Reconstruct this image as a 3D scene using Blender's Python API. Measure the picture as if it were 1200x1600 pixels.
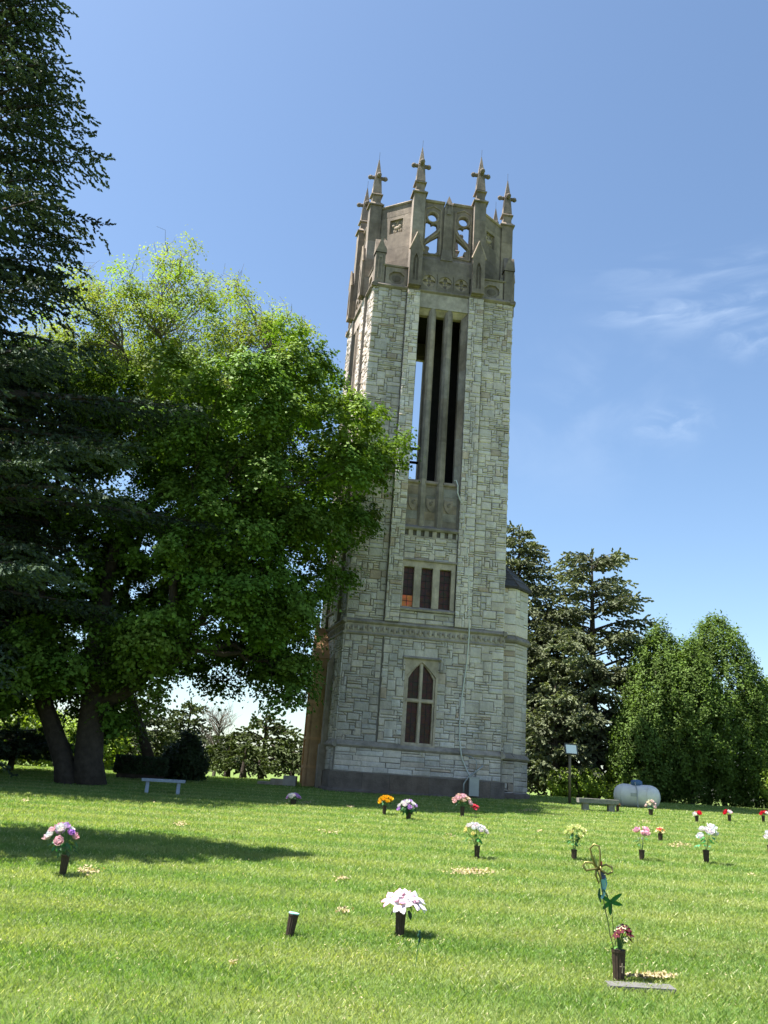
import bpy, math, random
import numpy as np
from mathutils import Vector, Matrix
random.seed(7); rng = np.random.default_rng(7)
C = bpy.context.scene.collection
R = math.radians
for o in list(bpy.data.objects): bpy.data.objects.remove(o)

# ------------------------------------------------------------ camera
PITCH, ROLL, FPX = R(17.4), R(4.2), 1300.0
EYE = np.array([0, 0, 1.6])
cF = np.array([0, math.cos(PITCH), math.sin(PITCH)])
_r = np.array([1., 0, 0]); _u = np.cross(_r, cF)
cR = math.cos(ROLL) * _r + math.sin(ROLL) * _u
cU = math.cos(ROLL) * _u - math.sin(ROLL) * _r
cam = bpy.data.cameras.new('camera'); camo = bpy.data.objects.new('camera', cam); C.objects.link(camo)
cam.sensor_fit = 'VERTICAL'; cam.sensor_height = 36; cam.lens = 36 * FPX / 1600
cam.clip_start = .05; cam.clip_end = 9000
m = Matrix.Identity(4)
for i, v in enumerate((cR, cU, -cF)):
    for j in range(3): m[j][i] = v[j]
m.translation = Vector(EYE); camo.matrix_world = m
bpy.context.scene.camera = camo

def ray(x, y): return cF + (x - 600) / FPX * cR - (y - 800) / FPX * cU
def proj(P):
    d = np.asarray(P, float) - EYE; z = d @ cF
    return 600 + FPX * (d @ cR) / z, 800 - FPX * (d @ cU) / z
def at(x, y, Y):
    d = ray(x, y); return EYE + d / d[1] * Y

# ------------------------------------------------------------ sky and sun
SUN_EL, SUN_AZ = R(64), R(-2)          # SUN_AZ: degrees behind the west direction (-X)
sdir = Vector((-math.cos(SUN_AZ) * math.cos(SUN_EL), math.sin(SUN_AZ) * math.cos(SUN_EL), math.sin(SUN_EL)))
SC = bpy.context.scene
SC.view_settings.view_transform = 'Standard'; SC.view_settings.look = 'None'
SC.view_settings.exposure = 1.75; SC.view_settings.gamma = 1
w = bpy.data.worlds.new('World'); SC.world = w; w.use_nodes = True
nt = w.node_tree; nt.nodes.clear()
def N(nt, t, **k):
    n = nt.nodes.new(t)
    for a, b in k.items():
        if a.startswith('i_'):
            key = a[2:]; key = int(key) if key.isdigit() else key.replace('_', ' ')
            n.inputs[key].default_value = b
        else: setattr(n, a, b)
    return n
sky = N(nt, 'ShaderNodeTexSky', sky_type='NISHITA', sun_disc=False, sun_elevation=SUN_EL,
        sun_rotation=math.atan2(sdir.x, sdir.y), altitude=250, air_density=1.0, dust_density=1.0, ozone_density=1.2)
bg = N(nt, 'ShaderNodeBackground', i_Strength=.066); wo = N(nt, 'ShaderNodeOutputWorld')
tc = N(nt, 'ShaderNodeTexCoord')
L = nt.links.new
cloudfac = None
def wisp(px, py, size, stretch, rot, amt):
    """a thin cirrus wisp in the sky around one direction"""
    global cloudfac
    d = ray(px, py); d = d / np.linalg.norm(d)
    mp = N(nt, 'ShaderNodeMapping', vector_type='POINT'); mp.inputs['Location'].default_value = tuple(-d)
    L(tc.outputs['Generated'], mp.inputs['Vector'])
    m2 = N(nt, 'ShaderNodeMapping', vector_type='POINT')
    m2.inputs['Rotation'].default_value = (0, rot, 0); m2.inputs['Scale'].default_value = (1 / size, 1 / size, stretch / size)
    L(mp.outputs[0], m2.inputs['Vector'])
    ln = N(nt, 'ShaderNodeVectorMath', operation='LENGTH'); L(m2.outputs[0], ln.inputs[0])
    r = N(nt, 'ShaderNodeMapRange', interpolation_type='SMOOTHSTEP'); r.inputs[1].default_value = 1; r.inputs[2].default_value = 0
    r.inputs[3].default_value = 0; r.inputs[4].default_value = 1; L(ln.outputs['Value'], r.inputs[0])
    nz = N(nt, 'ShaderNodeTexNoise', i_Scale=1.6, i_Detail=5.0, i_Roughness=.55, i_Distortion=.6); L(m2.outputs[0], nz.inputs['Vector'])
    r2 = N(nt, 'ShaderNodeMapRange', interpolation_type='SMOOTHSTEP'); r2.inputs[1].default_value = .42; r2.inputs[2].default_value = .75
    L(nz.outputs['Fac'], r2.inputs[0])
    mu = N(nt, 'ShaderNodeMath', operation='MULTIPLY'); L(r.outputs[0], mu.inputs[0]); L(r2.outputs[0], mu.inputs[1])
    m3 = N(nt, 'ShaderNodeMath', operation='MULTIPLY'); L(mu.outputs[0], m3.inputs[0]); m3.inputs[1].default_value = amt
    if cloudfac is None: cloudfac = m3.outputs[0]
    else:
        ad = N(nt, 'ShaderNodeMath', operation='ADD', use_clamp=True); L(cloudfac, ad.inputs[0]); L(m3.outputs[0], ad.inputs[1]); cloudfac = ad.outputs[0]
wisp(1140, 478, .13, 3.2, R(-12), .42)
wisp(1030, 490, .10, 6, R(-16), .3)
wisp(1190, 525, .07, 2.0, R(0), .3)
wisp(1050, 660, .07, 2.2, R(40), .3)
wisp(900, 640, .22, 1.5, R(30), .18)
wisp(1120, 420, .2, 6, R(-8), .25)
tint = N(nt, 'ShaderNodeMixRGB', blend_type='MULTIPLY'); tint.inputs[0].default_value = 1; tint.inputs[2].default_value = (.93, 1.0, 1.02, 1)
L(sky.outputs[0], tint.inputs[1])
mx = N(nt, 'ShaderNodeMixRGB'); L(cloudfac, mx.inputs[0]); L(tint.outputs[0], mx.inputs[1]); mx.inputs[2].default_value = (3.6, 4.4, 5.6, 1)
L(mx.outputs[0], bg.inputs[0]); L(bg.outputs[0], wo.inputs[0])
sl = bpy.data.lights.new('sun', 'SUN'); sl.energy = 5.0; sl.angle = R(.5); sl.color = (1, .955, .88)
so = bpy.data.objects.new('sun', sl); C.objects.link(so); so.rotation_euler = sdir.to_track_quat('Z', 'Y').to_euler()
so.location = (-20, 0, 40)

# ------------------------------------------------------------ terrain height
def gz(X, Y):
    Y = np.asarray(Y, float); X = np.asarray(X, float)
    base = .0305 * np.minimum(Y, 1e9) + .014 * X
    cr = 35.0
    over = np.maximum(Y - cr, 0)
    fall = -.0305 * over - .03 * over + .0
    soft = np.where(over < 6, .0, 0)
    lim = .0305 * Y + .014 * np.clip(X, -40, 40)
    z = np.where(Y < cr, lim, .0305 * cr + .014 * np.clip(X, -40, 40) - .035 * np.minimum(over, 120))
    return z
def gp(x, y):
    d = ray(x, y); t = -EYE[2] / (d[2] - .0305 * d[1] - .014 * d[0]); return EYE + t * d
def G(X, Y): return float(gz(X, Y))

# ------------------------------------------------------------ materials
def mat(name, col, rough=.8, vcol=False, var=0.0, nscale=3.0, bump=0.0, bscale=20.0, metal=0.0, transl=0.0, spec=.3, stain=None, sheen=0, tcol=(1.5, 1.6, .55)):
    m = bpy.data.materials.new(name); m.use_nodes = True; nt = m.node_tree; nt.nodes.clear(); L = nt.links.new
    out = N(nt, 'ShaderNodeOutputMaterial'); p = N(nt, 'ShaderNodeBsdfPrincipled')
    p.inputs['Roughness'].default_value = rough; p.inputs['Metallic'].default_value = metal
    p.inputs['Specular IOR Level'].default_value = spec
    c = N(nt, 'ShaderNodeRGB'); c.outputs[0].default_value = (*col, 1); cur = c.outputs[0]
    tcn = N(nt, 'ShaderNodeTexCoord')
    def mul(cur, fac_out, lo, hi, a=0.3, b=0.7):
        mr = N(nt, 'ShaderNodeMapRange'); mr.inputs[1].default_value = a; mr.inputs[2].default_value = b
        mr.inputs[3].default_value = lo; mr.inputs[4].default_value = hi; L(fac_out, mr.inputs[0])
        mm = N(nt, 'ShaderNodeVectorMath', operation='SCALE'); L(cur, mm.inputs[0]); L(mr.outputs[0], mm.inputs['Scale']); return mm.outputs[0]
    if vcol:
        at_ = N(nt, 'ShaderNodeAttribute', attribute_name='col')
        mm = N(nt, 'ShaderNodeVectorMath', operation='MULTIPLY'); L(cur, mm.inputs[0]); L(at_.outputs['Color'], mm.inputs[1]); cur = mm.outputs[0]
    if var:
        nz = N(nt, 'ShaderNodeTexNoise', i_Scale=nscale, i_Detail=6.0, i_Roughness=.6); L(tcn.outputs['Object'], nz.inputs['Vector'])
        cur = mul(cur, nz.outputs['Fac'], 1 - var, 1 + var)
    if stain:
        sc, lo, zs = stain
        mp = N(nt, 'ShaderNodeMapping'); mp.inputs['Scale'].default_value = (1, 1, zs); L(tcn.outputs['Object'], mp.inputs['Vector'])
        nz = N(nt, 'ShaderNodeTexNoise', i_Scale=sc, i_Detail=5.0, i_Roughness=.65); L(mp.outputs[0], nz.inputs['Vector'])
        cur = mul(cur, nz.outputs['Fac'], lo, 1.08, .35, .6)
    L(cur, p.inputs['Base Color'])
    if bump:
        nz = N(nt, 'ShaderNodeTexNoise', i_Scale=bscale, i_Detail=5.0, i_Roughness=.65); L(tcn.outputs['Object'], nz.inputs['Vector'])
        bp = N(nt, 'ShaderNodeBump', i_Strength=1.0, i_Distance=bump); L(nz.outputs['Fac'], bp.inputs['Height']); L(bp.outputs[0], p.inputs['Normal'])
    sh = p.outputs[0]
    if transl:
        t = N(nt, 'ShaderNodeBsdfTranslucent')
        sc_ = N(nt, 'ShaderNodeVectorMath', operation='MULTIPLY'); L(cur, sc_.inputs[0]); sc_.inputs[1].default_value = tcol
        L(sc_.outputs[0], t.inputs[0])
        ms = N(nt, 'ShaderNodeMixShader'); ms.inputs[0].default_value = transl; L(p.outputs[0], ms.inputs[1]); L(t.outputs[0], ms.inputs[2]); sh = ms.outputs[0]
    L(sh, out.inputs[0]); return m

M = {}
M['ashlar'] = mat('limestone_ashlar', (.62, .548, .50), .9, vcol=True, var=.12, nscale=9, bump=.03, bscale=14, stain=(.75, .68, .3))
M['mortar'] = mat('mortar', (.22, .192, .17), .95, bump=.02, bscale=30)
M['brown'] = mat('brown_dressed_stone', (.262, .215, .177), .9, vcol=True, var=.22, nscale=4, bump=.015, bscale=22, stain=(1.1, .55, .4))
M['trim'] = mat('grey_trim_stone', (.38, .325, .28), .9, vcol=True, var=.2, nscale=5, bump=.012, bscale=24, stain=(1.3, .65, .5))
M['darkstone'] = mat('dark_plinth_stone', (.17, .135, .115), .92, vcol=True, var=.3, nscale=3, bump=.02, bscale=16)
M['sand'] = mat('warm_sandstone', (.52, .33, .19), .9, vcol=True, var=.15, nscale=4, bump=.01, bscale=25)
M['slate'] = mat('slate_roof', (.075, .065, .062), .75, vcol=True, var=.3, nscale=8, bump=.015, bscale=20)
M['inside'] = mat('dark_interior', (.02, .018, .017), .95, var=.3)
M['lead'] = mat('lead_bars', (.02, .018, .017), .6)
M['metal'] = mat('grey_metal', (.35, .36, .36), .45, metal=.5, var=.1)
M['cable'] = mat('grey_cable', (.58, .58, .54), .6)
M['bark'] = mat('bark', (.055, .043, .034), .95, var=.35, nscale=6, bump=.06, bscale=9)
M['bark_grey'] = mat('grey_bark', (.16, .135, .115), .95, var=.3, nscale=6, bump=.03, bscale=12)
M['maple'] = mat('maple_leaf', (.076, .148, .021), .6, vcol=True, transl=.2, spec=.12)
M['yleaf'] = mat('yellow_green_leaf', (.135, .20, .042), .6, vcol=True, transl=.4, spec=.1)
M['spruce'] = mat('spruce_needles', (.056, .082, .052), .75, vcol=True, transl=.1, spec=.1)
M['pine'] = mat('pine_needles', (.070, .092, .036), .6, vcol=True, transl=.15, spec=.1)
M['fir'] = mat('fir_needles', (.145, .165, .098), .6, vcol=True, transl=.15, spec=.1)
M['arbor'] = mat('arborvitae_leaf', (.082, .130, .028), .6, vcol=True, transl=.25, spec=.12)
M['shrubm'] = mat('bright_shrub_leaf', (.17, .24, .035), .55, vcol=True, transl=.35)
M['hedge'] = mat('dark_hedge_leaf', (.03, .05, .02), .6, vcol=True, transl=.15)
M['grass'] = mat('grass_blade', (.205, .262, .084), .6, vcol=True, transl=.4, spec=.25)
M['bronze'] = mat('bronze_vase', (.052, .036, .028), .5, metal=.3, var=.3, nscale=30, bump=.002, bscale=60)
M['granite'] = mat('granite', (.12, .118, .112), .8, var=.25, nscale=40, bump=.004, bscale=60)
M['benchstone'] = mat('grey_bench_stone', (.21, .20, .185), .9, var=.25, nscale=12, bump=.01, bscale=30)
M['benchpaint'] = mat('pale_blue_painted_stone', (.30, .34, .42), .8, var=.15, nscale=12, bump=.005, bscale=30)
M['tank'] = mat('white_tank_paint', (.64, .62, .60), .4, var=.08, nscale=5)
M['blue'] = mat('blue_cap', (.06, .12, .24), .5)
M['stem'] = mat('artificial_stem', (.05, .12, .04), .6)
M['leafg'] = mat('artificial_leaf', (.06, .16, .06), .6, vcol=True, transl=.2)
M['petal'] = mat('petal_cloth', (.88, .88, .88), .7, vcol=True, transl=.25, tcol=(1, .97, .95))
M['dry'] = mat('dry_clippings', (.34, .28, .15), .8, vcol=True, transl=.2)

def glass(name, col, emit=0):
    m = bpy.data.materials.new(name); m.use_nodes = True; p = m.node_tree.nodes['Principled BSDF']
    nt = m.node_tree; tcn = N(nt, 'ShaderNodeTexCoord')
    br = N(nt, 'ShaderNodeTexVoronoi', i_Scale=9.0); nt.links.new(tcn.outputs['Object'], br.inputs['Vector'])
    mx = N(nt, 'ShaderNodeMixRGB', blend_type='MULTIPLY'); mx.inputs[0].default_value = .5; mx.inputs[1].default_value = (*col, 1)
    nt.links.new(br.outputs['Color'], mx.inputs[2]); nt.links.new(mx.outputs[0], p.inputs['Base Color'])
    p.inputs['Roughness'].default_value = .35; p.inputs['Specular IOR Level'].default_value = .2
    if emit:
        nt.links.new(mx.outputs[0], p.inputs['Emission Color']); p.inputs['Emission Strength'].default_value = emit
    return m
M['glass'] = glass('stained_glass_dark', (.085, .034, .025))
M['glass_glow'] = glass('amber_glass_painted_glow', (.26, .10, .03), .2)  # orange colour and slight emission stand in for daylight coming through the pane

# ------------------------------------------------------------ mesh helpers
class MB:
    def __init__(s, T=None): s.v = []; s.f = []; s.c = []; s.T = T; s.col = (1, 1, 1)
    def add(s, vs, fs, col=None):
        b = len(s.v)
        if s.T: vs = [s.T(*p) for p in vs]
        s.v += [tuple(p) for p in vs]; s.f += [tuple(b + i for i in f) for f in fs]; s.c += [col or s.col] * len(fs); return s
    def box(s, x0, x1, y0, y1, z0, z1, col=None):
        return s.add([(x0, y0, z0), (x1, y0, z0), (x1, y1, z0), (x0, y1, z0), (x0, y0, z1), (x1, y0, z1), (x1, y1, z1), (x0, y1, z1)],
              [(0, 3, 2, 1), (4, 5, 6, 7), (0, 1, 5, 4), (1, 2, 6, 5), (2, 3, 7, 6), (3, 0, 4, 7)], col)
    def frustum(s, cx, cy, z0, z1, a0, b0, a1, b1, n=4, rot=None, col=None):
        rot = math.pi / n if rot is None else rot; k = 1 / math.cos(math.pi / n)
        vs = []
        for z, a, b in ((z0, a0, b0), (z1, a1, b1)):
            for i in range(n):
                t = rot + 2 * math.pi * i / n; vs.append((cx + a * k * math.cos(t), cy + b * k * math.sin(t), z))
        fs = [(i, (i + 1) % n, n + (i + 1) % n, n + i) for i in range(n)] + [tuple(range(n - 1, -1, -1)), tuple(range(n, 2 * n))]
        return s.add(vs, fs, col)
    def prism(s, poly, d0, d1, col=None):       # poly in (u,z), extruded along depth
        n = len(poly); vs = [(u, d0, z) for u, z in poly] + [(u, d1, z) for u, z in poly]
        return s.add(vs, [tuple(range(n)), tuple(range(2 * n - 1, n - 1, -1))] + [(i, n + i, n + (i + 1) % n, (i + 1) % n) for i in range(n)], col)
    def profile(s, u0, u1, prof, col=None):      # prof: (depth,z) section swept along u
        n = len(prof); vs = [(u0, d, z) for d, z in prof] + [(u1, d, z) for d, z in prof]
        return s.add(vs, [tuple(range(n - 1, -1, -1)), tuple(range(n, 2 * n))] + [(i, (i + 1) % n, n + (i + 1) % n, n + i) for i in range(n)], col)
    def tube(s, pts, rad, n=6, col=None):
        pts = [Vector(p) for p in pts]; k = len(pts)
        rad = [rad] * k if isinstance(rad, (int, float)) else rad
        vs = []; a = None
        for i, p in enumerate(pts):
            t = (pts[min(i + 1, k - 1)] - pts[max(i - 1, 0)]).normalized()
            if a is None: a = t.orthogonal().normalized()
            a = (a - t * a.dot(t)).normalized(); b = t.cross(a)
            for j in range(n):
                q = 2 * math.pi * j / n; vs.append(tuple(p + (a * math.cos(q) + b * math.sin(q)) * rad[i]))
        fs = [(i * n + j, i * n + (j + 1) % n, (i + 1) * n + (j + 1) % n, (i + 1) * n + j) for i in range(k - 1) for j in range(n)]
        fs += [tuple(range(n - 1, -1, -1)), tuple(range((k - 1) * n, k * n))]
        return s.add(vs, fs, col)
    def lathe(s, prof, n=20, cx=0, cy=0, col=None):
        vs = [(cx + r * math.cos(2 * math.pi * j / n), cy + r * math.sin(2 * math.pi * j / n), z) for r, z in prof for j in range(n)]
        k = len(prof)
        fs = [(i * n + j, i * n + (j + 1) % n, (i + 1) * n + (j + 1) % n, (i + 1) * n + j) for i in range(k - 1) for j in range(n)]
        fs += [tuple(range(n - 1, -1, -1)), tuple(range((k - 1) * n, k * n))]
        return s.add(vs, fs, col)
    def ball(s, c, r, n=10, m=7, col=None, amp=0, rnd=None):
        vs = []; rx, ry, rz = (r, r, r) if isinstance(r, (int, float)) else r
        rnd = rnd or random
        for i in range(m + 1):
            ph = math.pi * i / m
            for j in range(n):
                th = 2 * math.pi * j / n; q = 1 + amp * (rnd.random() - .5)
                vs.append((c[0] + rx * q * math.sin(ph) * math.cos(th), c[1] + ry * q * math.sin(ph) * math.sin(th), c[2] + rz * q * math.cos(ph)))
        return s.add(vs, [(i * n + j, (i + 1) * n + j, (i + 1) * n + (j + 1) % n, i * n + (j + 1) % n) for i in range(m) for j in range(n)], col)
    def build(s, name, m, parent=None, smooth=False, off=(0, 0, 0)):
        v = np.array(s.v, float) - np.array(off, float)
        me = bpy.data.meshes.new(name); me.from_pydata(v.tolist(), [], s.f); me.update()
        a = me.attributes.new('col', 'FLOAT_COLOR', 'FACE')
        a.data.foreach_set('color', np.array([(*c, 1) for c in s.c], np.float32).ravel())
        me.materials.append(m)
        if smooth: me.shade_smooth()
        return link(name, me, parent)
def link(name, me, parent=None):
    o = bpy.data.objects.new(name, me); C.objects.link(o)
    if parent: o.parent = parent
    return o
def quads(name, V, col, m, parent=None):
    """V: (n,4,3) array of quads, col: (n,3)"""
    n = len(V); me = bpy.data.meshes.new(name)
    me.vertices.add(4 * n); me.vertices.foreach_set('co', V.astype(np.float32).ravel())
    me.loops.add(4 * n); me.loops.foreach_set('vertex_index', np.arange(4 * n, dtype=np.int32))
    me.polygons.add(n); me.polygons.foreach_set('loop_start', np.arange(0, 4 * n, 4, dtype=np.int32))
    me.polygons.foreach_set('loop_total', np.full(n, 4, np.int32)); me.update(calc_edges=True)
    a = me.attributes.new('col', 'FLOAT_COLOR', 'FACE')
    a.data.foreach_set('color', np.concatenate([col, np.ones((n, 1))], 1).astype(np.float32).ravel())
    me.materials.append(m); return link(name, me, parent)
def empty(name, loc, rz=0):
    o = bpy.data.objects.new(name, None); C.objects.link(o); o.location = loc; o.rotation_euler = (0, 0, rz); o.empty_display_size = .3; return o
def tag(o, label=None, cat=None, group=None, kind=None):
    if label: o['label'] = label
    if cat: o['category'] = cat
    if group: o['group'] = group
    if kind: o['kind'] = kind
    return o
def plate(outer, holes, d0, d1):
    """flat stone plate with holes: returns verts (u,depth,z) and faces, by filling a 2D curve"""
    cu = bpy.data.curves.new('tmp', 'CURVE'); cu.dimensions = '2D'; cu.fill_mode = 'BOTH'; cu.extrude = abs(d1 - d0) / 2
    for poly in [outer] + holes:
        sp = cu.splines.new('POLY'); sp.points.add(len(poly) - 1); sp.use_cyclic_u = True
        for i, (u, z) in enumerate(poly): sp.points[i].co = (u, z, 0, 1)
    o = bpy.data.objects.new('tmp', cu); C.objects.link(o)
    dg = bpy.context.evaluated_depsgraph_get(); me = o.evaluated_get(dg).to_mesh()
    mid = (d0 + d1) / 2
    vs = [(v.co.x, mid - v.co.z, v.co.y) for v in me.vertices]; fs = [tuple(p.vertices) for p in me.polygons]
    o.evaluated_get(dg).to_mesh_clear(); bpy.data.objects.remove(o); bpy.data.curves.remove(cu)
    return vs, fs
def arc(cx, cz, r, a0, a1, n=10): return [(cx + r * math.cos(R(a0 + (a1 - a0) * i / n)), cz + r * math.sin(R(a0 + (a1 - a0) * i / n))) for i in range(n + 1)]
def inpoly(px, py, poly):
    px = np.asarray(px); py = np.asarray(py); ins = np.zeros(px.shape, bool); n = len(poly); j = n - 1
    for i in range(n):
        xi, yi = poly[i]; xj, yj = poly[j]
        c = ((yi > py) != (yj > py)) & (px < (xj - xi) * (py - yi) / (yj - yi + 1e-12) + xi); ins ^= c; j = i
    return ins

# ------------------------------------------------------------ ground
def build_ground():
    ys = np.concatenate([np.linspace(-60, 0, 7), np.linspace(4, 60, 60), np.linspace(66, 200, 16), np.array([300, 500, 900, 1600, 3000, 6000])])
    xs = np.concatenate([-np.array([6000, 2500, 1000, 400, 200, 120, 80]), np.linspace(-60, 60, 61), np.array([80, 120, 200, 400, 1000, 2500, 6000])])
    X, Y = np.meshgrid(xs, ys); Z = gz(X, Y)
    Z += np.where((Y > 4) & (Y < 33), .012 * np.sin(X * .9 + 1.3 * np.sin(Y * .5)) * np.sin(Y * .8), 0)
    nx, ny = len(xs), len(ys); v = np.stack([X, Y, Z], -1).reshape(-1, 3)
    f = [(j * nx + i, j * nx + i + 1, (j + 1) * nx + i + 1, (j + 1) * nx + i) for j in range(ny - 1) for i in range(nx - 1)]
    me = bpy.data.meshes.new('ground'); me.from_pydata(v.tolist(), [], f); me.update(); me.shade_smooth()
    m = bpy.data.materials.new('lawn_soil'); m.use_nodes = True; nt = m.node_tree; p = nt.nodes['Principled BSDF']; L = nt.links.new
    tcn = N(nt, 'ShaderNodeTexCoord')
    n1 = N(nt, 'ShaderNodeTexNoise', i_Scale=.6, i_Detail=6.0); n2 = N(nt, 'ShaderNodeTexNoise', i_Scale=35.0, i_Detail=6.0, i_Roughness=.7)
    for q in (n1, n2): L(tcn.outputs['Object'], q.inputs['Vector'])
    r1 = N(nt, 'ShaderNodeValToRGB'); r1.color_ramp.elements[0].position = .35; r1.color_ramp.elements[1].position = .68
    r1.color_ramp.elements[0].color = (.10, .15, .035, 1); r1.color_ramp.elements[1].color = (.15, .205, .055, 1); L(n1.outputs['Fac'], r1.inputs[0])
    r2 = N(nt, 'ShaderNodeMapRange'); r2.inputs[1].default_value = .3; r2.inputs[2].default_value = .7; r2.inputs[3].default_value = .55; r2.inputs[4].default_value = 1.3; L(n2.outputs['Fac'], r2.inputs[0])
    mm = N(nt, 'ShaderNodeVectorMath', operation='SCALE'); L(r1.outputs[0], mm.inputs[0]); L(r2.outputs[0], mm.inputs['Scale']); L(mm.outputs[0], p.inputs['Base Color'])
    p.inputs['Roughness'].default_value = .95; p.inputs['Specular IOR Level'].default_value = .1
    bp = N(nt, 'ShaderNodeBump', i_Strength=1.0, i_Distance=.03); L(n2.outputs['Fac'], bp.inputs['Height']); L(bp.outputs[0], p.inputs['Normal'])
    me.materials.append(m); o = link('ground', me); tag(o, kind='structure')
build_ground()

def vnoise(x, y, s, seed=0):
    x = x / s; y = y / s; xi = np.floor(x).astype(np.int64); yi = np.floor(y).astype(np.int64); fx = x - xi; fy = y - yi
    fx = fx * fx * (3 - 2 * fx); fy = fy * fy * (3 - 2 * fy)
    def h(a, b):
        q = (a * 374761393 + b * 668265263 + seed * 974711) & 0xffffffff; q = ((q ^ (q >> 13)) * 1274126177) & 0xffffffff; return ((q ^ (q >> 16)) & 0xffff) / 65535.
    return (h(xi, yi) * (1 - fx) + h(xi + 1, yi) * fx) * (1 - fy) + (h(xi, yi + 1) * (1 - fx) + h(xi + 1, yi + 1) * fx) * fy

def build_grass():
    n = 1350000; r = np.random.default_rng(3)
    # distance distribution: constant density to 8 m, falling with distance beyond
    u = r.random(n); Ys = np.where(u < .26, 4.2 + (8.5 - 4.2) * np.sqrt((u / .26)), 8.5 * (38 / 8.5) ** ((u - .26) / .74))
    Xs = (r.random(n) - .5) * (1.08 * Ys + 6.5) + .02 * Ys
    stripe = .5 + .5 * np.sin(Ys * 2 * math.pi / 1.35 + .5 * np.sin(Xs * .35) + .1 * Xs)
    patch = vnoise(Xs, Ys, 1.6, 1) * .6 + vnoise(Xs, Ys, .45, 2) * .4
    tall = vnoise(Xs, Ys, .22, 5)
    h = (.020 + .022 * r.random(n)) * (.75 + .6 * tall) * (1 + .012 * Ys)
    wd = (.0017 + .0017 * r.random(n)) * np.maximum(Ys / 6.5, .8) ** .95
    z = gz(Xs, Ys) + np.where((Ys > 4) & (Ys < 33), .012 * np.sin(Xs * .9 + 1.3 * np.sin(Ys * .5)) * np.sin(Ys * .8), 0) - .004
    az = r.random(n) * 2 * math.pi; lean = .25 + .75 * r.random(n); la = r.random(n) * 2 * math.pi
    sx, sy = np.cos(az), np.sin(az); dx, dy = np.cos(la) * lean * h, np.sin(la) * lean * h
    V = np.zeros((n, 4, 3)); b = np.stack([Xs, Ys, z], 1); s = np.stack([sx * wd, sy * wd, np.zeros(n)], 1)
    V[:, 0] = b - s; V[:, 1] = b + s
    mid = b + np.stack([dx * .75, dy * .75, h * .8], 1) + s * .7; V[:, 2] = mid
    V[:, 3] = b + np.stack([dx * 1.15, dy * 1.15, h], 1)
    t = np.clip(-.12 + .6 * patch + .52 * stripe + .5 * (r.random(n) - .5), 0, 1)[:, None]
    col = (1 - t) * np.array([.60, .84, .62]) + t * np.array([1.42, 1.25, 1.5])
    lt = r.random(n) < .08; col[lt] *= np.array([1.5, 1.35, 1.7])
    dry = (r.random(n) < .035 + .05 * (vnoise(Xs, Ys, .5, 9) > .72)); col[dry] = np.array([2.4, 1.9, 3.6])
    quads('lawn_grass', V, col, M['grass']); o = bpy.data.objects['lawn_grass']; o.name = 'grass'
    tag(o, 'short mown green lawn grass with pale dry blades', 'grass', kind='stuff')
build_grass()

# ============================================================ TOWER
TA = R(7); W = 5.85; TC = W / 2 + .02
TO = (-1.0735, 30.0, .85)
tower = empty('bell_tower', TO, TA)
tag(tower, 'tall grey limestone bell tower with a pinnacled brown stone crown and lancet openings', 'tower')
OFF = (0, 0, TO[2])
def warp(x, y, z):      # the tower is shallower than it is wide and its left wall splays outwards
    y2 = y if y < 0 else (y * .76 if y < W else W * .76 + (y - W))
    return (x - .14 * max(y2, 0) * min(1, max(0, 1 - x / W)), y2, z)
def face_T(k):
    c = W / 2
    def T(u, d, z):
        x, y = u - c, d - c
        for _ in range(k): x, y = y, -x
        return warp(x + c, y + c, z)
    return T
def rcol(lo=.72, hi=1.15, warm=.06):
    b = random.uniform(lo, hi); w_ = random.uniform(-warm, warm); return (b * (1 + w_), b, b * (1 - w_ * 1.3))

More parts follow.
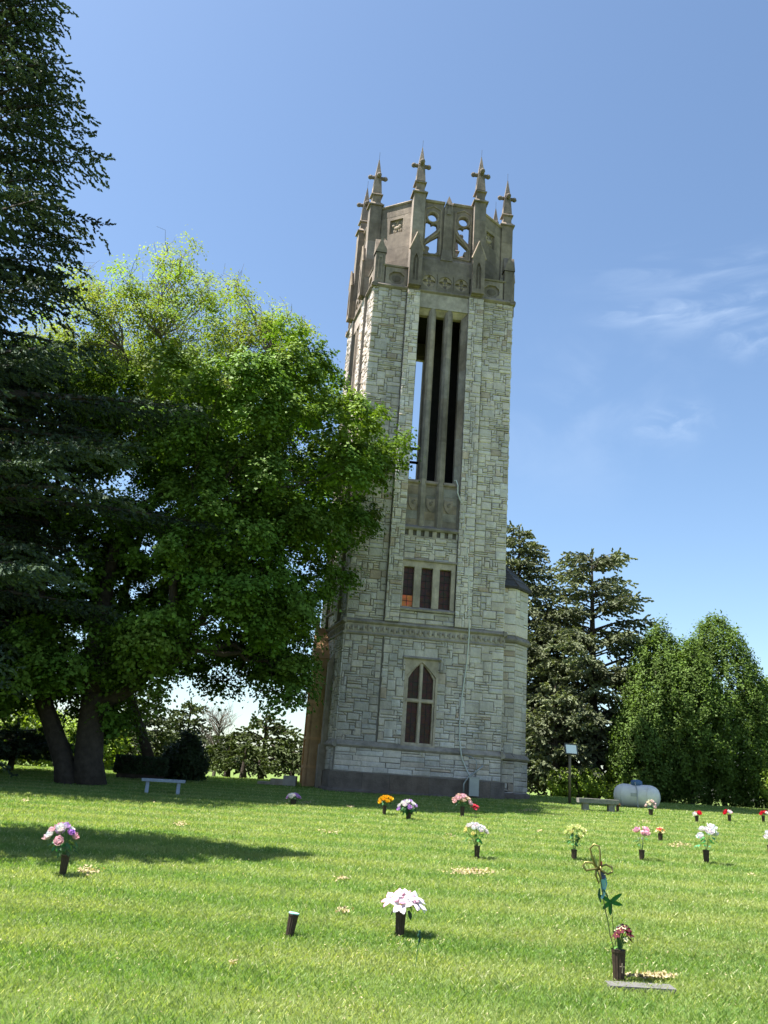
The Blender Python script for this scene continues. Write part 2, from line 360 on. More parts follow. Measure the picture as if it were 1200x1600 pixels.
def ashlar(mb, u0, u1, z0, z1, d, holes=(), cw=.105, ch=.085, style='rubble', tone=1.0, out=.03):
    nu = max(1, round((u1 - u0) / cw)); nz = max(1, round((z1 - z0) / ch)); cw = (u1 - u0) / nu; ch = (z1 - z0) / nz
    occ = np.zeros((nz, nu), bool)
    for (a, b, c, e) in holes:
        i0 = max(0, int(round((a - u0) / cw))); i1 = min(nu, int(round((b - u0) / cw))); j0 = max(0, int(round((c - z0) / ch))); j1 = min(nz, int(round((e - z0) / ch)))
        occ[j0:j1, i0:i1] = True
    if style == 'rubble': S = [(2, 1), (3, 1), (4, 1), (5, 1), (3, 2), (4, 2), (2, 2), (5, 2), (4, 3), (3, 3), (2, 1), (4, 1), (5, 4), (2, 3), (1, 2), (6, 1)]
    elif style == 'quoin': S = [(3, 2), (2, 3), (3, 1), (2, 2), (2, 1), (4, 2), (1, 3), (3, 4), (2, 1), (3, 1)]
    else: S = [(6, 2), (8, 2), (5, 2), (9, 2), (6, 3), (7, 1), (5, 1)]
    for j in range(nz):
        i = 0
        while i < nu:
            if occ[j, i]: i += 1; continue
            w_, h_ = random.choice(S); w_ = min(w_, nu - i); h_ = min(h_, nz - j)
            while w_ > 1 and occ[j, i:i + w_].any(): w_ -= 1
            while h_ > 1 and occ[j:j + h_, i:i + w_].any(): h_ -= 1
            if nu - (i + w_) == 1 and not occ[j:j + h_, i + w_:].any(): w_ += 1
            occ[j:j + h_, i:i + w_] = True
            g = random.uniform(.005, .011); a, b = u0 + i * cw + g, u0 + (i + w_) * cw - g; c, e = z0 + j * ch + g, z0 + (j + h_) * ch - g
            if random.random() < .08: c += .012
            o1 = random.uniform(.25, .6) * out; o2 = o1 + random.uniform(.2, .9) * out
            bv = min(.028, (b - a) * .25, (e - c) * .25); jj = lambda: random.uniform(-.4, .4) * bv
            kk = lambda: random.uniform(-.012, .012)
            P = [(a + kk(), c + kk() * .5), (b + kk(), c + kk()), (b + kk(), e + kk() * .6), (a + kk(), e + kk())]; Q = [(a + bv + jj(), c + bv + jj()), (b - bv + jj(), c + bv + jj()), (b - bv + jj(), e - bv + jj()), (a + bv + jj(), e - bv + jj())]
            dd = [o2 + random.uniform(-.25, .25) * out for _ in range(4)]
            mu, mz = (a + b) / 2 + jj(), (c + e) / 2 + jj()
            vs = [(u, d + .02, z) for u, z in P] + [(u, d - o1, z) for u, z in P] + [(Q[q][0], d - dd[q], Q[q][1]) for q in range(4)] + [(mu, d - o2 - random.uniform(0, .25) * out, mz)]
            fs = [(q, (q + 1) % 4, 4 + (q + 1) % 4, 4 + q) for q in range(4)] + [(4 + q, 4 + (q + 1) % 4, 8 + (q + 1) % 4, 8 + q) for q in range(4)] + [(8 + q, 8 + (q + 1) % 4, 12) for q in range(4)]
            r_ = rcol(.80, 1.08, .035); r_ = tuple(x * tone for x in r_)
            if random.random() < .05: r_ = tuple(x * y for x, y in zip(r_, (.82, .74, .66)))
            mb.add(vs, fs, r_); i += w_
def slab(mb, u0, u1, z0, z1, d0, d1, holes=(), col=None):
    us = sorted({u0, u1, *[h[0] for h in holes], *[h[1] for h in holes]}); zs = sorted({z0, z1, *[h[2] for h in holes], *[h[3] for h in holes]})
    us = [u for u in us if u0 <= u <= u1]; zs = [z for z in zs if z0 <= z <= z1]
    for i in range(len(us) - 1):
        run = None
        for j in range(len(zs) - 1):
            um, zm = (us[i] + us[i + 1]) / 2, (zs[j] + zs[j + 1]) / 2
            hole = any(h[0] < um < h[1] and h[2] < zm < h[3] for h in holes)
            if not hole:
                if run is None: run = zs[j]
            if (hole or j == len(zs) - 2) and run is not None:
                mb.box(us[i], us[i + 1], d0, d1, run, zs[j] if hole else zs[j + 1], col); run = None
ZB = .3
BL, BR = 1.93, 3.97             # window bay
H_ARCH = (2.33, 3.39, 2.62, 5.55); H_SQ = (1.93, 3.86, 7.45, 9.05); H_BEL = (1.93, 3.97, 10.55, 20.0)
LIGHTS = [(1.98, 2.37), (2.66, 3.05), (3.36, 3.76)]
def grp(p, name): return p
def build_face(k):
    T = face_T(k); full = k in (0, 1)
    core = MB(T); ash = MB(T); tr = MB(T); br = MB(T)
    arch = k == 0
    e0, e1 = (0, W) if k % 2 == 0 else (.6, W - .6)
    holes = [H_BEL, H_SQ] + ([H_ARCH] if arch else [])
    slab(core, e0, e1, ZB, 20.75, .012, .6, holes, (1, 1, 1))
    # lower section
    ashlar(ash, -.03, W + .03, 1.6, 2.4, -.08, style='course', tone=1.03, out=.02)
    core.box(-.075 if k % 2 == 0 else .0, W + (.075 if k % 2 == 0 else 0), -.075, .03, 1.55, 2.45)
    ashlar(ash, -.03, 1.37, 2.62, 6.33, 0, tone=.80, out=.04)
    ashlar(ash, 1.42, W + .03, 2.62, 6.33, -.04, [(2.24, 3.48, 2.5, 5.6)] if arch else (), tone=1.0, ch=.095, out=.03)
    if arch: slab(core, 1.42, W, 2.6, 6.35, -.035, .02, [(2.2, 3.52, 2.6, 5.6)])
    else: core.box(1.42, W, -.035, .02, 2.6, 6.35)
    # upper section
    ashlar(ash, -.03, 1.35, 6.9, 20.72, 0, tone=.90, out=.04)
    ashlar(ash, 1.37, BL - .02, 6.9, 20.72, -.14, style='quoin', cw=.09, tone=1.06, out=.03)
    ashlar(ash, BR + .0, 4.60, 6.9, 20.72, -.14, style='quoin', cw=.09, tone=1.06, out=.03)
    ashlar(ash, 4.63, W + .03, 6.9, 20.72, -.0, tone=.98, out=.04)
    core.box(1.37, BL - .02, -.135, .02, 6.88, 20.74); core.box(BR, 4.60, -.135, .02, 6.88, 20.74)
    ashlar(ash, BL, BR, 6.9, 7.35, -.02, style='course'); ashlar(ash, BL, BR, 9.32, 10.2, -.02, style='rubble', tone=1.05)
    # string course with carved frieze
    fr = MB(T)
    fr.box(-.04, W + .04, -.05, .0, 6.4, 6.76)
    u = .06
    while u < W:
        s_ = random.uniform(.8, 1.15)
        fr.ball((u, -.06, 6.57 + random.uniform(-.02, .02)), (.055 * s_, .04, .11 * s_), 8, 6, rcol(.8, 1.25)); fr.ball((u + .1, -.055, 6.57 + random.uniform(-.05, .05)), (.035, .035, .05), 6, 4, rcol(.6, .9)); u += .19
    fr.profile(-.14, W + .14, [(0, 6.70), (-.10, 6.75), (-.14, 6.79), (-.10, 6.86), (-.0, 6.92)], (.75, .75, .75))
    fr.profile(-.10, W + .10, [(0, 6.30), (-.07, 6.33), (-.10, 6.37), (-.07, 6.42), (0, 6.42)], (.8, .8, .8))
    fr.build('carved_frieze', M['trim'], tower, off=OFF)
    # base moulding and plinth
    bm_ = MB(T); bm_.profile(-.17, W + .17, [(0, 2.36), (-.13, 2.40), (-.17, 2.46), (-.15, 2.50), (-.03, 2.63), (0, 2.63)], (.9, .9, .9)); bm_.build('base_moulding', M['trim'], tower, off=OFF)
    pl = MB(T)
    uu = -.16
    while uu < W + .16:
        e = min(W + .16, uu + random.uniform(.8, 1.5)); pl.box(uu + .004, e - .004, -.16 - random.uniform(0, .008), .02, 1.02, 1.57, rcol(.8, 1.15)); uu = e
    pl.profile(-.2, W + .2, [(0, ZB), (-.24, ZB), (-.24, .98), (-.155, 1.04), (0, 1.04)], (.85, .85, .85)); pl.build('plinth', M['darkstone'], tower, off=OFF)
    # ---- square-headed window
    sq = MB(T)
    c = (1.18, 1.14, 1.1)
    for a, b in ((1.86, 1.98), (2.38, 2.64), (3.08, 3.34), (3.78, 3.93)): sq.box(a, b, -.075, .2, 7.5, 9.02, c)
    sq.box(1.86, 3.93, -.076, .2, 9.02, 9.24, c)
    sq.profile(1.83, 3.97, [(.2, 9.24), (-.11, 9.24), (-.15, 9.27), (-.13, 9.31), (.0, 9.36), (.2, 9.36)], (.9, .9, .9))
    sq.profile(1.80, 3.95, [(.2, 7.36), (-.13, 7.36), (-.15, 7.42), (.0, 7.52), (.2, 7.52)], (1, 1, 1))
    win = sq.build('square_window', M['trim'], tower, off=OFF)
    for n_, (a, b) in enumerate(((1.98, 2.38), (2.64, 3.08), (3.34, 3.78))):
        g = MB(T); g.box(a, b, .12, .14, 7.95 if n_ == 0 else 7.5, 9.02); g.build('pane', M['glass'], win, off=OFF)
        if n_ == 0: g = MB(T); g.box(a, b, .12, .14, 7.5, 7.95); g.build('pane', M['glass_glow'], win, off=OFF)
        ld = MB(T)
        for z in (7.74, 8.0, 8.27, 8.55, 8.8): ld.box(a, b, .095, .125, z - .009, z + .009)
        ld.box((a + b) / 2 - .009, (a + b) / 2 + .009, .1, .12, 7.5, 9.02)
        ld.build('lead_bars', M['lead'], win, off=OFF)
    # ---- corbel row and moulding under shield panel
    cb = MB(T)
    cb.box(BL - .01, BR - .01, .0, .05, 10.2, 10.5, (.35, .35, .35))
    for i in range(7): u = BL + .1 + i * .305; cb.box(u + .04, u + .20, -.06, .04, 10.24, 10.46, rcol(1.1, 1.4))
    cb.box(BL - .01, BR - .01, -.05, .03, 10.17, 10.24, (1.1, 1.1, 1.1))
    cb.profile(BL - .01, BR, [(.0, 10.46), (-.10, 10.46), (-.14, 10.52), (-.12, 10.57), (.05, 10.68), (.1, 10.6)], (.7, .7, .7))
    cb.build('corbel_row', M['trim'], tower, off=OFF)
    # ---- belfry opening: shield panels, mullions, lintel
    sp = MB(T)
    z = 10.6
    while z < 12.38:
        h_ = min(.33, 12.40 - z)
        for a, b in ((1.93, 2.37), (2.37, 3.06), (3.06, 3.97)):
            sp.box(a + .003, b - .003, .07, .5, z + .003, z + h_ - .003, rcol(.85, 1.35, .1))
        z += .33
    spn = sp.build('shield_panel', M['brown'], tower, off=OFF)
    for cu_ in (2.17, 2.86, 3.56):
        out = [(cu_ - .17, 11.80), (cu_ - .05, 11.76), (cu_ + .05, 11.76), (cu_ + .17, 11.80), (cu_ + .17, 11.55), (cu_ + .11, 11.38), (cu_, 11.26), (cu_ - .11, 11.38), (cu_ - .17, 11.55)]
        s_ = MB(T); s_.prism(out[::-1], .02, .08, (1.3, 1.25, 1.2)); s_.ball((cu_, .02, 11.58), (.07, .03, .09), 7, 5, (.9, .9, .9)); s_.ball((cu_ + .05, .02, 11.66), (.05, .03, .03), 7, 5, (.9, .9, .9)); s_.build('shield', M['brown'], spn, off=OFF)
    for a, b in ((1.93, 2.42), (2.62, 3.10), (3.32, 3.80)):
        s_ = MB(T); s_.profile(a, b, [(.5, 12.36), (.0, 12.36), (-.03, 12.40), (.0, 12.50), (.3, 12.56), (.5, 12.56)], (1.2, 1.15, 1.1)); s_.build('sill', M['brown'], spn, off=OFF)
    for a, b in ((2.37, 2.66), (3.05, 3.36)):
        mu = MB(T); mid = (a + b) / 2
        z = 10.62
        while z < 20.0:
            h_ = min(random.uniform(1.4, 2.0), 20.02 - z)
            if 20.02 - z - h_ < .3: h_ = 20.02 - z
            pts = [(a, .5), (a, .06), (mid - .06, -.06), (mid + .06, -.06), (b, .06), (b, .5)]
            vs = [(u, d, zz) for zz in (z + .004, z + h_ - .004) for u, d in pts]; cc = rcol(.9, 1.3, .05)
            mu.add(vs, [(i, (i + 1) % 6, 6 + (i + 1) % 6, 6 + i) for i in range(6)] + [(5, 4, 3, 2, 1, 0), (6, 7, 8, 9, 10, 11)], cc); z += h_
        mu.build('mullion', M['brown'], tower, off=OFF)
    for a0, a1, s_ in ((BL - .02, 1.98, 1), (BR, 3.76, -1)):
        jm = MB(T); z = 10.62
        while z < 19.98:
            h_ = min(random.uniform(1.0, 1.7), 19.98 - z)
            pts = [(a0, -.02), (a1, .22), (a1, .5), (a0, .5)]
            vs = [(u, d, zz) for zz in (z, z + h_ - .006) for u, d in pts]
            jm.add(vs, [(0, 1, 5, 4), (1, 2, 6, 5), (2, 3, 7, 6), (3, 0, 4, 7), (3, 2, 1, 0), (4, 5, 6, 7)], rcol(.85, 1.25, .06)); z += h_
        jm.build('window_jamb', M['brown'], tower, off=OFF)
    li = MB(T); li.box(BL - .02, BR, -.06, .5, 20.02, 20.72, (1.05, 1.05, 1.05)); li.profile(BL - .02, BR, [(.5, 19.80), (.24, 19.80), (.0, 20.0), (.0, 20.02), (.5, 20.02)], (1.15, 1.1, 1.0))
    li.build('lintel', M['trim'], tower, off=OFF)
    # ---- arched window
    if arch:
        ol = 2.25; orr = 3.47
        A = lambda l, r_, sp_, ap: [(l, 2.62), (r_, 2.62), (r_, sp_)] + [(r_ - (r_ - l) / 2 * t, sp_ + (ap - sp_) * (1.25 * t - .25 * t * t)) for t in (.2, .4, .6, .8)] + [((l + r_) / 2, ap)] + [(l + (r_ - l) / 2 * t, sp_ + (ap - sp_) * (1.25 * t - .25 * t * t)) for t in (.8, .6, .4, .2)] + [(l, sp_)]
        outer = [(ol, 2.55), (orr, 2.55), (orr, 5.6), (ol, 5.6)]
        lt = [(2.40, 4.22), (2.80, 4.22), (2.80, 5.43), (2.68, 5.34), (2.52, 5.14), (2.40, 4.93)]
        rt = [(5.72 - u, z) for u, z in lt][::-1]
        lb = [(2.40, 2.70), (2.80, 2.70), (2.80, 4.09), (2.40, 4.09)]; rb = [(2.92, 2.70), (3.32, 2.70), (3.32, 4.09), (2.92, 4.09)]
        aw = MB(T); v, f = plate(outer, [A(2.33, 3.39, 5.0, 5.52)], -.075, .2); aw.add(v, f, (1.2, 1.15, 1.05))
        v, f = plate(A(2.34, 3.38, 4.99, 5.51), [lt, rt, lb, rb], -.02, .19); aw.add(v, f, (1.25, 1.2, 1.1))
        aw.box(2.825, 2.895, -.05, -.015, 2.7, 5.46, (1.3, 1.25, 1.15)); aw.box(2.36, 3.36, -.048, -.012, 4.12, 4.18, (1.3, 1.25, 1.15))
        aw.profile(2.16, 3.56, [(0, 5.6), (-.12, 5.6), (-.16, 5.64), (-.1, 5.7), (0, 5.74)], (.85, .85, .85))
        aw.box(2.08, 2.2, -.13, 0, 5.2, 5.28, (.8, .8, .8)); aw.box(3.52, 3.64, -.13, 0, 5.2, 5.28, (.8, .8, .8)); aw.box(2.16, 2.2, -.11, 0, 5.28, 5.62, (.9, .9, .9)); aw.box(3.52, 3.56, -.11, 0, 5.28, 5.62, (.9, .9, .9))
        ao = aw.build('arched_window', M['trim'], tower, off=OFF)
        for a, b, c_, e in ((2.36, 2.83, 2.66, 4.14), (2.89, 3.36, 2.66, 4.14), (2.36, 2.83, 4.18, 5.44), (2.89, 3.36, 4.18, 5.44)):
            g = MB(T); g.box(a, b, .13, .15, c_, e); g.build('pane', M['glass'], ao, off=OFF)
        for a, b in ((2.42, 2.78), (2.94, 3.30)):
            ld = MB(T)
            for z in (3.0, 3.35, 3.7, 4.5, 4.8): ld.box(a, b, .11, .13, z - .008, z + .008, (1, 1, 1))
            ld.box((a + b) / 2 - .007, (a + b) / 2 + .007, .112, .128, 2.72, 5.2, (1, 1, 1)); ld.build('lead_bars', M['lead'], ao, off=OFF)
    core.build('wall_core', M['mortar'], tower, off=OFF)
    ash.build('ashlar_wall', M['ashlar'], tower, off=OFF)
    crown(k, T)

def pier(mb, cu_, d, T):
    mb.T = T
    c = lambda: rcol(.85, 1.15, .05)
    z = 20.82
    while z < 25.4:
        h_ = min(.92, 25.42 - z); mb.box(cu_ - .25, cu_ + .25, d, d + .5, z + .002, z + h_ - .002, c()); z += h_
    mb.frustum(cu_, d + .25, 25.42, 25.48, .33, .33, .33, .33, col=(1.0, .98, .95)); mb.frustum(cu_, d + .25, 25.48, 25.62, .31, .31, .2, .2, col=(1.25, 1.2, 1.1))
    mb.frustum(cu_, d + .25, 25.62, 25.98, .19, .19, .18, .18, col=c())
    mb.frustum(cu_, d + .25, 25.98, 26.03, .26, .26, .26, .26, col=(1, 1, 1)); mb.frustum(cu_, d + .25, 26.03, 26.11, .25, .25, .17, .17, col=(1.2, 1.15, 1.1))
    mb.frustum(cu_, d + .25, 26.11, 26.95, .20, .20, .14, .14, col=(.8, .8, .8))
    mb.frustum(cu_, d + .25, 26.93, 27.06, .15, .15, .15, .15, n=8, col=c())
    for dx, dy in ((1, 0), (-1, 0), (0, 1), (0, -1)):
        mb.ball((cu_ + dx * .21, d + .25 + dy * .21, 27.0), (.2 if dx else .1, .2 if dy else .1, .09), 8, 6, (.7, .7, .7))
        mb.ball((cu_ + dx * .33, d + .25 + dy * .33, 27.0), .115, 8, 6, (.7, .7, .7))
    mb.ball((cu_, d + .25, 27.13), (.11, .11, .07), 8, 6, c())
    mb.frustum(cu_, d + .25, 27.05, 28.0, .135, .135, .014, .014, col=(.85, .85, .85))
    mb.tube([(cu_, d + .25, 27.95), (cu_ + .01, d + .25, 28.4)], .008, 4, (.5, .5, .5))

def crown(k, T):
    # cornice
    co = MB(T); co.profile(-.13, W + .13, [(.1, 20.68), (-.06, 20.70), (-.13, 20.76), (-.13, 20.81), (-.02, 20.93), (.1, 20.93)], (.85, .85, .85)); co.build('cornice', M['brown'], tower, off=OFF)
    # carved band
    bd = MB(T)
    bd.box(.3, W - .3, .06, .3, 20.82, 21.84, (.8, .8, .8))
    for a, b in ((.42, 1.36), (W - 1.36, W - .42)):
        m_ = (a + b) / 2
        hole = []
        for q in range(24):
            t = 2 * math.pi * q / 24; rr = 1 + .10 * math.cos(4 * t); hole.append((m_ + .30 * rr * math.copysign(abs(math.cos(t)) ** .5, math.cos(t)), 21.24 + .27 * rr * math.copysign(abs(math.sin(t)) ** .5, math.sin(t))))
        v, f = plate([(a, 20.9), (b, 20.9), (b, 21.72), (a, 21.72)], [hole], -.03, .06); bd.add(v, f, (1.05, 1.05, 1.05))
        bd.ball((m_, .06, 21.24), (.2, .03, .16), 8, 6, (.5, .5, .5))
    bd.profile(.3, 1.4, [(.3, 21.72), (-.06, 21.74), (-.08, 21.80), (.1, 21.90), (.3, 21.9)], (.95, .95, .95)); bd.profile(W - 1.4, W - .3, [(.3, 21.72), (-.06, 21.74), (-.08, 21.80), (.1, 21.90), (.3, 21.9)], (.95, .95, .95))
    bd.build('carved_band', M['brown'], tower, off=OFF)
    qb = MB(T)
    for i in range(3):
        cx = 2.25 + i * .69; hole = []
        for q in range(48):
            t = 2 * math.pi * q / 48; hole.append((cx + (.19 + .075 * math.cos(4 * t)) * math.cos(t), 21.28 + (.19 + .075 * math.cos(4 * t)) * math.sin(t)))
        sq_ = [(cx - .335, 20.94), (cx + .335, 20.94), (cx + .335, 21.64), (cx - .335, 21.64)]
        v, f = plate(sq_, [[(cx + .285 * math.cos(2 * math.pi * q / 32), 21.28 + .285 * math.sin(2 * math.pi * q / 32)) for q in range(32)]], -.09, -.02); qb.add(v, f, (.8, .8, .8))
        v, f = plate([(cx + .29 * math.cos(2 * math.pi * q / 32), 21.28 + .29 * math.sin(2 * math.pi * q / 32)) for q in range(32)], [hole], -.05, .02); qb.add(v, f, (1.25, 1.2, 1.1))
        for q in range(4):
            t = math.pi / 4 + q * math.pi / 2; qb.ball((cx + .09 * math.cos(t), .04, 21.28 + .09 * math.sin(t)), (.06, .06, .06), 7, 5, (1.4, 1.35, 1.2))
    qb.box(1.9, 4.02, -.088, .1, 21.64, 21.76, (.8, .8, .8)); qb.box(1.9, 4.02, -.088, .1, 20.86, 20.94, (.8, .8, .8)); qb.box(1.86, 4.06, .02, .2, 20.84, 21.8, (.7, .7, .7))
    qb.build('quatrefoil_band', M['brown'], tower, off=OFF)
    # sill band and tracery
    sb = MB(T); sb.box(1.86, 2.9, -.04, .35, 21.76, 22.36, (.72, .72, .75)); sb.box(2.903, 4.06, -.043, .35, 21.76, 22.36, (.8, .8, .82)); sb.profile(1.86, 4.06, [(.35, 22.36), (-.04, 22.36), (-.02, 22.42), (.1, 22.54), (.35, 22.54)], (.95, .95, .95))
    sb.build('sill_band', M['brown'], tower, off=OFF)
    for s_ in (1, -1):
        f_ = lambda pts: [((u if s_ > 0 else 2 * TC - u), z) for u, z in (pts if s_ > 0 else pts[::-1])]
        outer = f_([(1.86, 22.5), (2.74, 22.5), (2.74, 25.26), (1.86, 25.26)])
        h1 = f_([(2.27 + .2 * math.cos(2 * math.pi * q / 20), 24.52 + .21 * math.sin(2 * math.pi * q / 20)) for q in range(20)])
        h2 = f_([(1.98, 24.26), (2.08, 24.30), (2.2, 24.25), (2.24, 24.14), (2.34, 24.20), (2.46, 24.18), (2.5, 24.02), (2.42, 23.86), (2.2, 23.62), (1.98, 23.40)])
        h3 = f_([(2.56, 23.62), (2.56, 22.86), (2.46, 22.74), (2.22, 22.72), (2.12, 22.80), (2.2, 22.92), (2.18, 23.02), (2.04, 23.06), (2.06, 23.2), (2.3, 23.42)])
        h4 = f_([(1.98, 24.36 + .02), (2.03, 24.5), (2.0, 24.7), (1.98, 24.7)])
        tr = MB(T); v, f = plate(outer, [h1, h2, h3], .08, .3); tr.add(v, f, (.85, .82, .8))
        # raised roll mouldings round the lights
        def roll(pts, r_=.035): tr.tube([(u, .06, z) for u, z in pts + pts[:1]], r_, 6, (1.1, 1.05, 1.0))
        roll(f_([(2.27 + .26 * math.cos(2 * math.pi * q / 20), 24.52 + .27 * math.sin(2 * math.pi * q / 20)) for q in range(20)]))
        roll(f_([(1.93, 24.9), (2.27, 25.08), (2.62, 24.9), (2.66, 22.66), (1.93, 22.6)]), .04)
        tr.tube([(u, .05, z) for u, z in f_([(1.95, 23.1), (2.2, 23.46), (2.5, 23.76), (2.62, 24.0)])], .045, 6, (1.15, 1.1, 1.0))
        tr.build('tracery', M['brown'], tower, off=OFF)
    mp = MB(T); c_ = TC
    mp.frustum(c_, .16, 22.38, 22.95, .26, .24, .2, .18, col=(.85, .85, .85)); mp.box(c_ - .19, c_ + .19, -.02, .34, 22.95, 24.9, (.9, .88, .85)); mp.frustum(c_, .16, 24.9, 25.2, .19, .18, .17, .17, col=(1, 1, 1)); mp.frustum(c_, .1, 25.2, 25.72, .17, .15, .01, .01, col=(.9, .9, .9))
    mp.prism([(c_ - .08, 24.7), (c_ + .08, 24.7), (c_, 25.3)], -.07, -.02, (1, 1, 1)); mp.build('centre_mullion', M['brown'], tower, off=OFF)
    cp = MB(T); cp.profile(1.8, TC - .18, [(.42, 25.24), (.02, 25.24), (-.02, 25.30), (-.02, 25.34), (.1, 25.42), (.42, 25.42)], (1.1, 1.05, 1.0)); cp.profile(TC + .18, 4.08, [(.42, 25.24), (.02, 25.24), (-.02, 25.30), (-.02, 25.34), (.1, 25.42), (.42, 25.42)], (1.15, 1.1, 1.05)); cp.build('parapet_coping', M['brown'], tower, off=OFF)
    # pinnacle piers
    for cu_ in (1.61, 2 * TC - 1.61):
        b = MB(T); pier(b, cu_, -.24, T); po = b.build('pinnacle', M['brown'], tower, off=OFF)
        g = MB(T)   # gabled front with blind niche
        o = [(cu_ - .26, 20.84), (cu_ + .26, 20.84), (cu_ + .26, 22.55), (cu_, 23.3), (cu_ - .26, 22.55)]
        nch = [(cu_ - .11, 21.05), (cu_ + .11, 21.05), (cu_ + .11, 22.0), (cu_ + .06, 22.2), (cu_, 22.32), (cu_ - .06, 22.2), (cu_ - .11, 22.0)]
        v, f = plate(o, [nch], -.38, -.30); g.add(v, f, (.9, .88, .86)); g.prism(o, -.302, -.235, (.75, .73, .72))
        g.box(cu_ - .012, cu_ + .012, -.36, -.30, 21.05, 22.1, (1, 1, 1))
        for sg in (-1, 1):
            g.tube([(cu_ + sg * .29, -.36, 22.5), (cu_, -.36, 23.36)], .045, 5, (1.15, 1.1, 1.0))
        g.build('gablet', M['brown'], po, off=OFF)
    # corner pedestal (one per face, at its left corner)
    pd = MB(T)
    a, b = -.04, .36
    pd.box(a, b, a, b, 20.84, 22.34, (.85, .85, .85)); m_ = (a + b) / 2
    pd.prism([(a - .04, 22.34), (b + .04, 22.34), (m_, 23.08)], a - .04, b + .04, (.95, .93, .9))
    pd.add([(a - .041, a - .04, 22.34), (a - .041, b + .04, 22.34), (a - .041, m_, 23.07), (b + .041, a - .04, 22.34), (b + .041, b + .04, 22.34), (b + .041, m_, 23.07)], [(0, 2, 1), (3, 4, 5), (0, 3, 5, 2), (1, 2, 5, 4), (0, 1, 4, 3)], (.95, .93, .9))
    pd.box(m_ - .08, m_ - .05, a - .03, a, 21.1, 22.2, (1.1, 1.1, 1.1)); pd.box(m_ + .05, m_ + .08, a - .03, a, 21.1, 22.2, (1.1, 1.1, 1.1)); pd.box(m_ - .05, m_ + .05, a - .03, a, 22.1, 22.2, (1.1, 1.1, 1.1))
    pd.build('corner_pedestal', M['brown'], tower, off=OFF)
    # diagonal wall at the left corner of this face
    P0 = np.array([1.55, .16]); P1 = np.array([.16, 1.55]); ln = np.linalg.norm(P1 - P0); e = (P0 - P1) / ln; nn = np.array([.7071, .7071])
    def TD(u, d, z):
        q = P1 + e * u + nn * d; return T(q[0], q[1], z)
    dg = MB(TD)
    for z0, z1, cc in ((21.8, 22.45, .82), (22.455, 23.1, .95), (23.105, 23.75, 1.0), (23.755, 24.75, 1.05), (24.755, 25.26, .85)):
        if z0 < 23.7 or z0 > 24.7: dg.box(0, ln, 0, .3, z0, z1, (cc, cc * .98, cc * .96))
        else: slab(dg, 0, ln, z0, z1, 0, .12, [(ln / 2 - .33, ln / 2 + .33, 23.88, 24.58)], (cc, cc * .98, cc * .96)); dg.box(0, ln, .12, .3, z0, z1, (.8, .8, .8))
    dg.profile(-.1, ln + .1, [(.35, 25.26), (-.04, 25.26), (-.08, 25.32), (-.06, 25.36), (.05, 25.44), (.35, 25.44)], (1.15, 1.1, 1.05))
    dw = dg.build('diagonal_wall', M['brown'], tower, off=OFF)
    rl = MB(TD); c0 = ln / 2; cc = (1.5, 1.45, 1.35)
    rl.ball((c0 - .02, .12, 24.2), (.17, .07, .1), 9, 6, cc); rl.ball((c0 - .2, .11, 24.33), (.08, .07, .08), 8, 6, cc); rl.ball((c0 + .12, .12, 24.27), (.09, .07, .1), 8, 6, cc)
    for x, z in ((-.15, 24.03), (-.05, 24.0), (.1, 24.02), (.2, 24.05)): rl.ball((c0 + x, .11, z), (.035, .05, .09), 6, 5, cc)
    rl.tube([(c0 + .2, .1, 24.25), (c0 + .27, .1, 24.38), (c0 + .18, .1, 24.48)], .03, 5, cc); rl.tube([(c0 - .05, .1, 24.3), (c0 + .02, .1, 24.5), (c0 - .12, .1, 24.5)], .035, 5, cc)
    rl.build('animal_relief', M['brown'], dw, off=OFF)

for k in range(4): build_face(k)
# interior: floor, roof deck, rails, near-black partitions added to hide sky behind the lancets
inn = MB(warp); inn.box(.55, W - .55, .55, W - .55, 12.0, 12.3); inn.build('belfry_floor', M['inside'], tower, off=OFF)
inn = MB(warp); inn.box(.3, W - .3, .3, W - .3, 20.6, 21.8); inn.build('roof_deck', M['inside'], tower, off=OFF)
inn = MB(warp); inn.box(3.0, 5.3, 2.9, 3.05, 12.3, 20.6); inn.build('added_sky_screen', M['inside'], tower, off=OFF)
inn = MB(warp); inn.box(.6, 2.2, 4.3, 4.4, 12.3, 20.6); inn.build('added_sky_screen', M['inside'], tower, off=OFF)
for z in (14.6, 15.25): inn = MB(warp); inn.box(.6, W - .6, 4.95, 5.05, z, z + .1); inn.build('rail', M['inside'], tower, off=OFF)

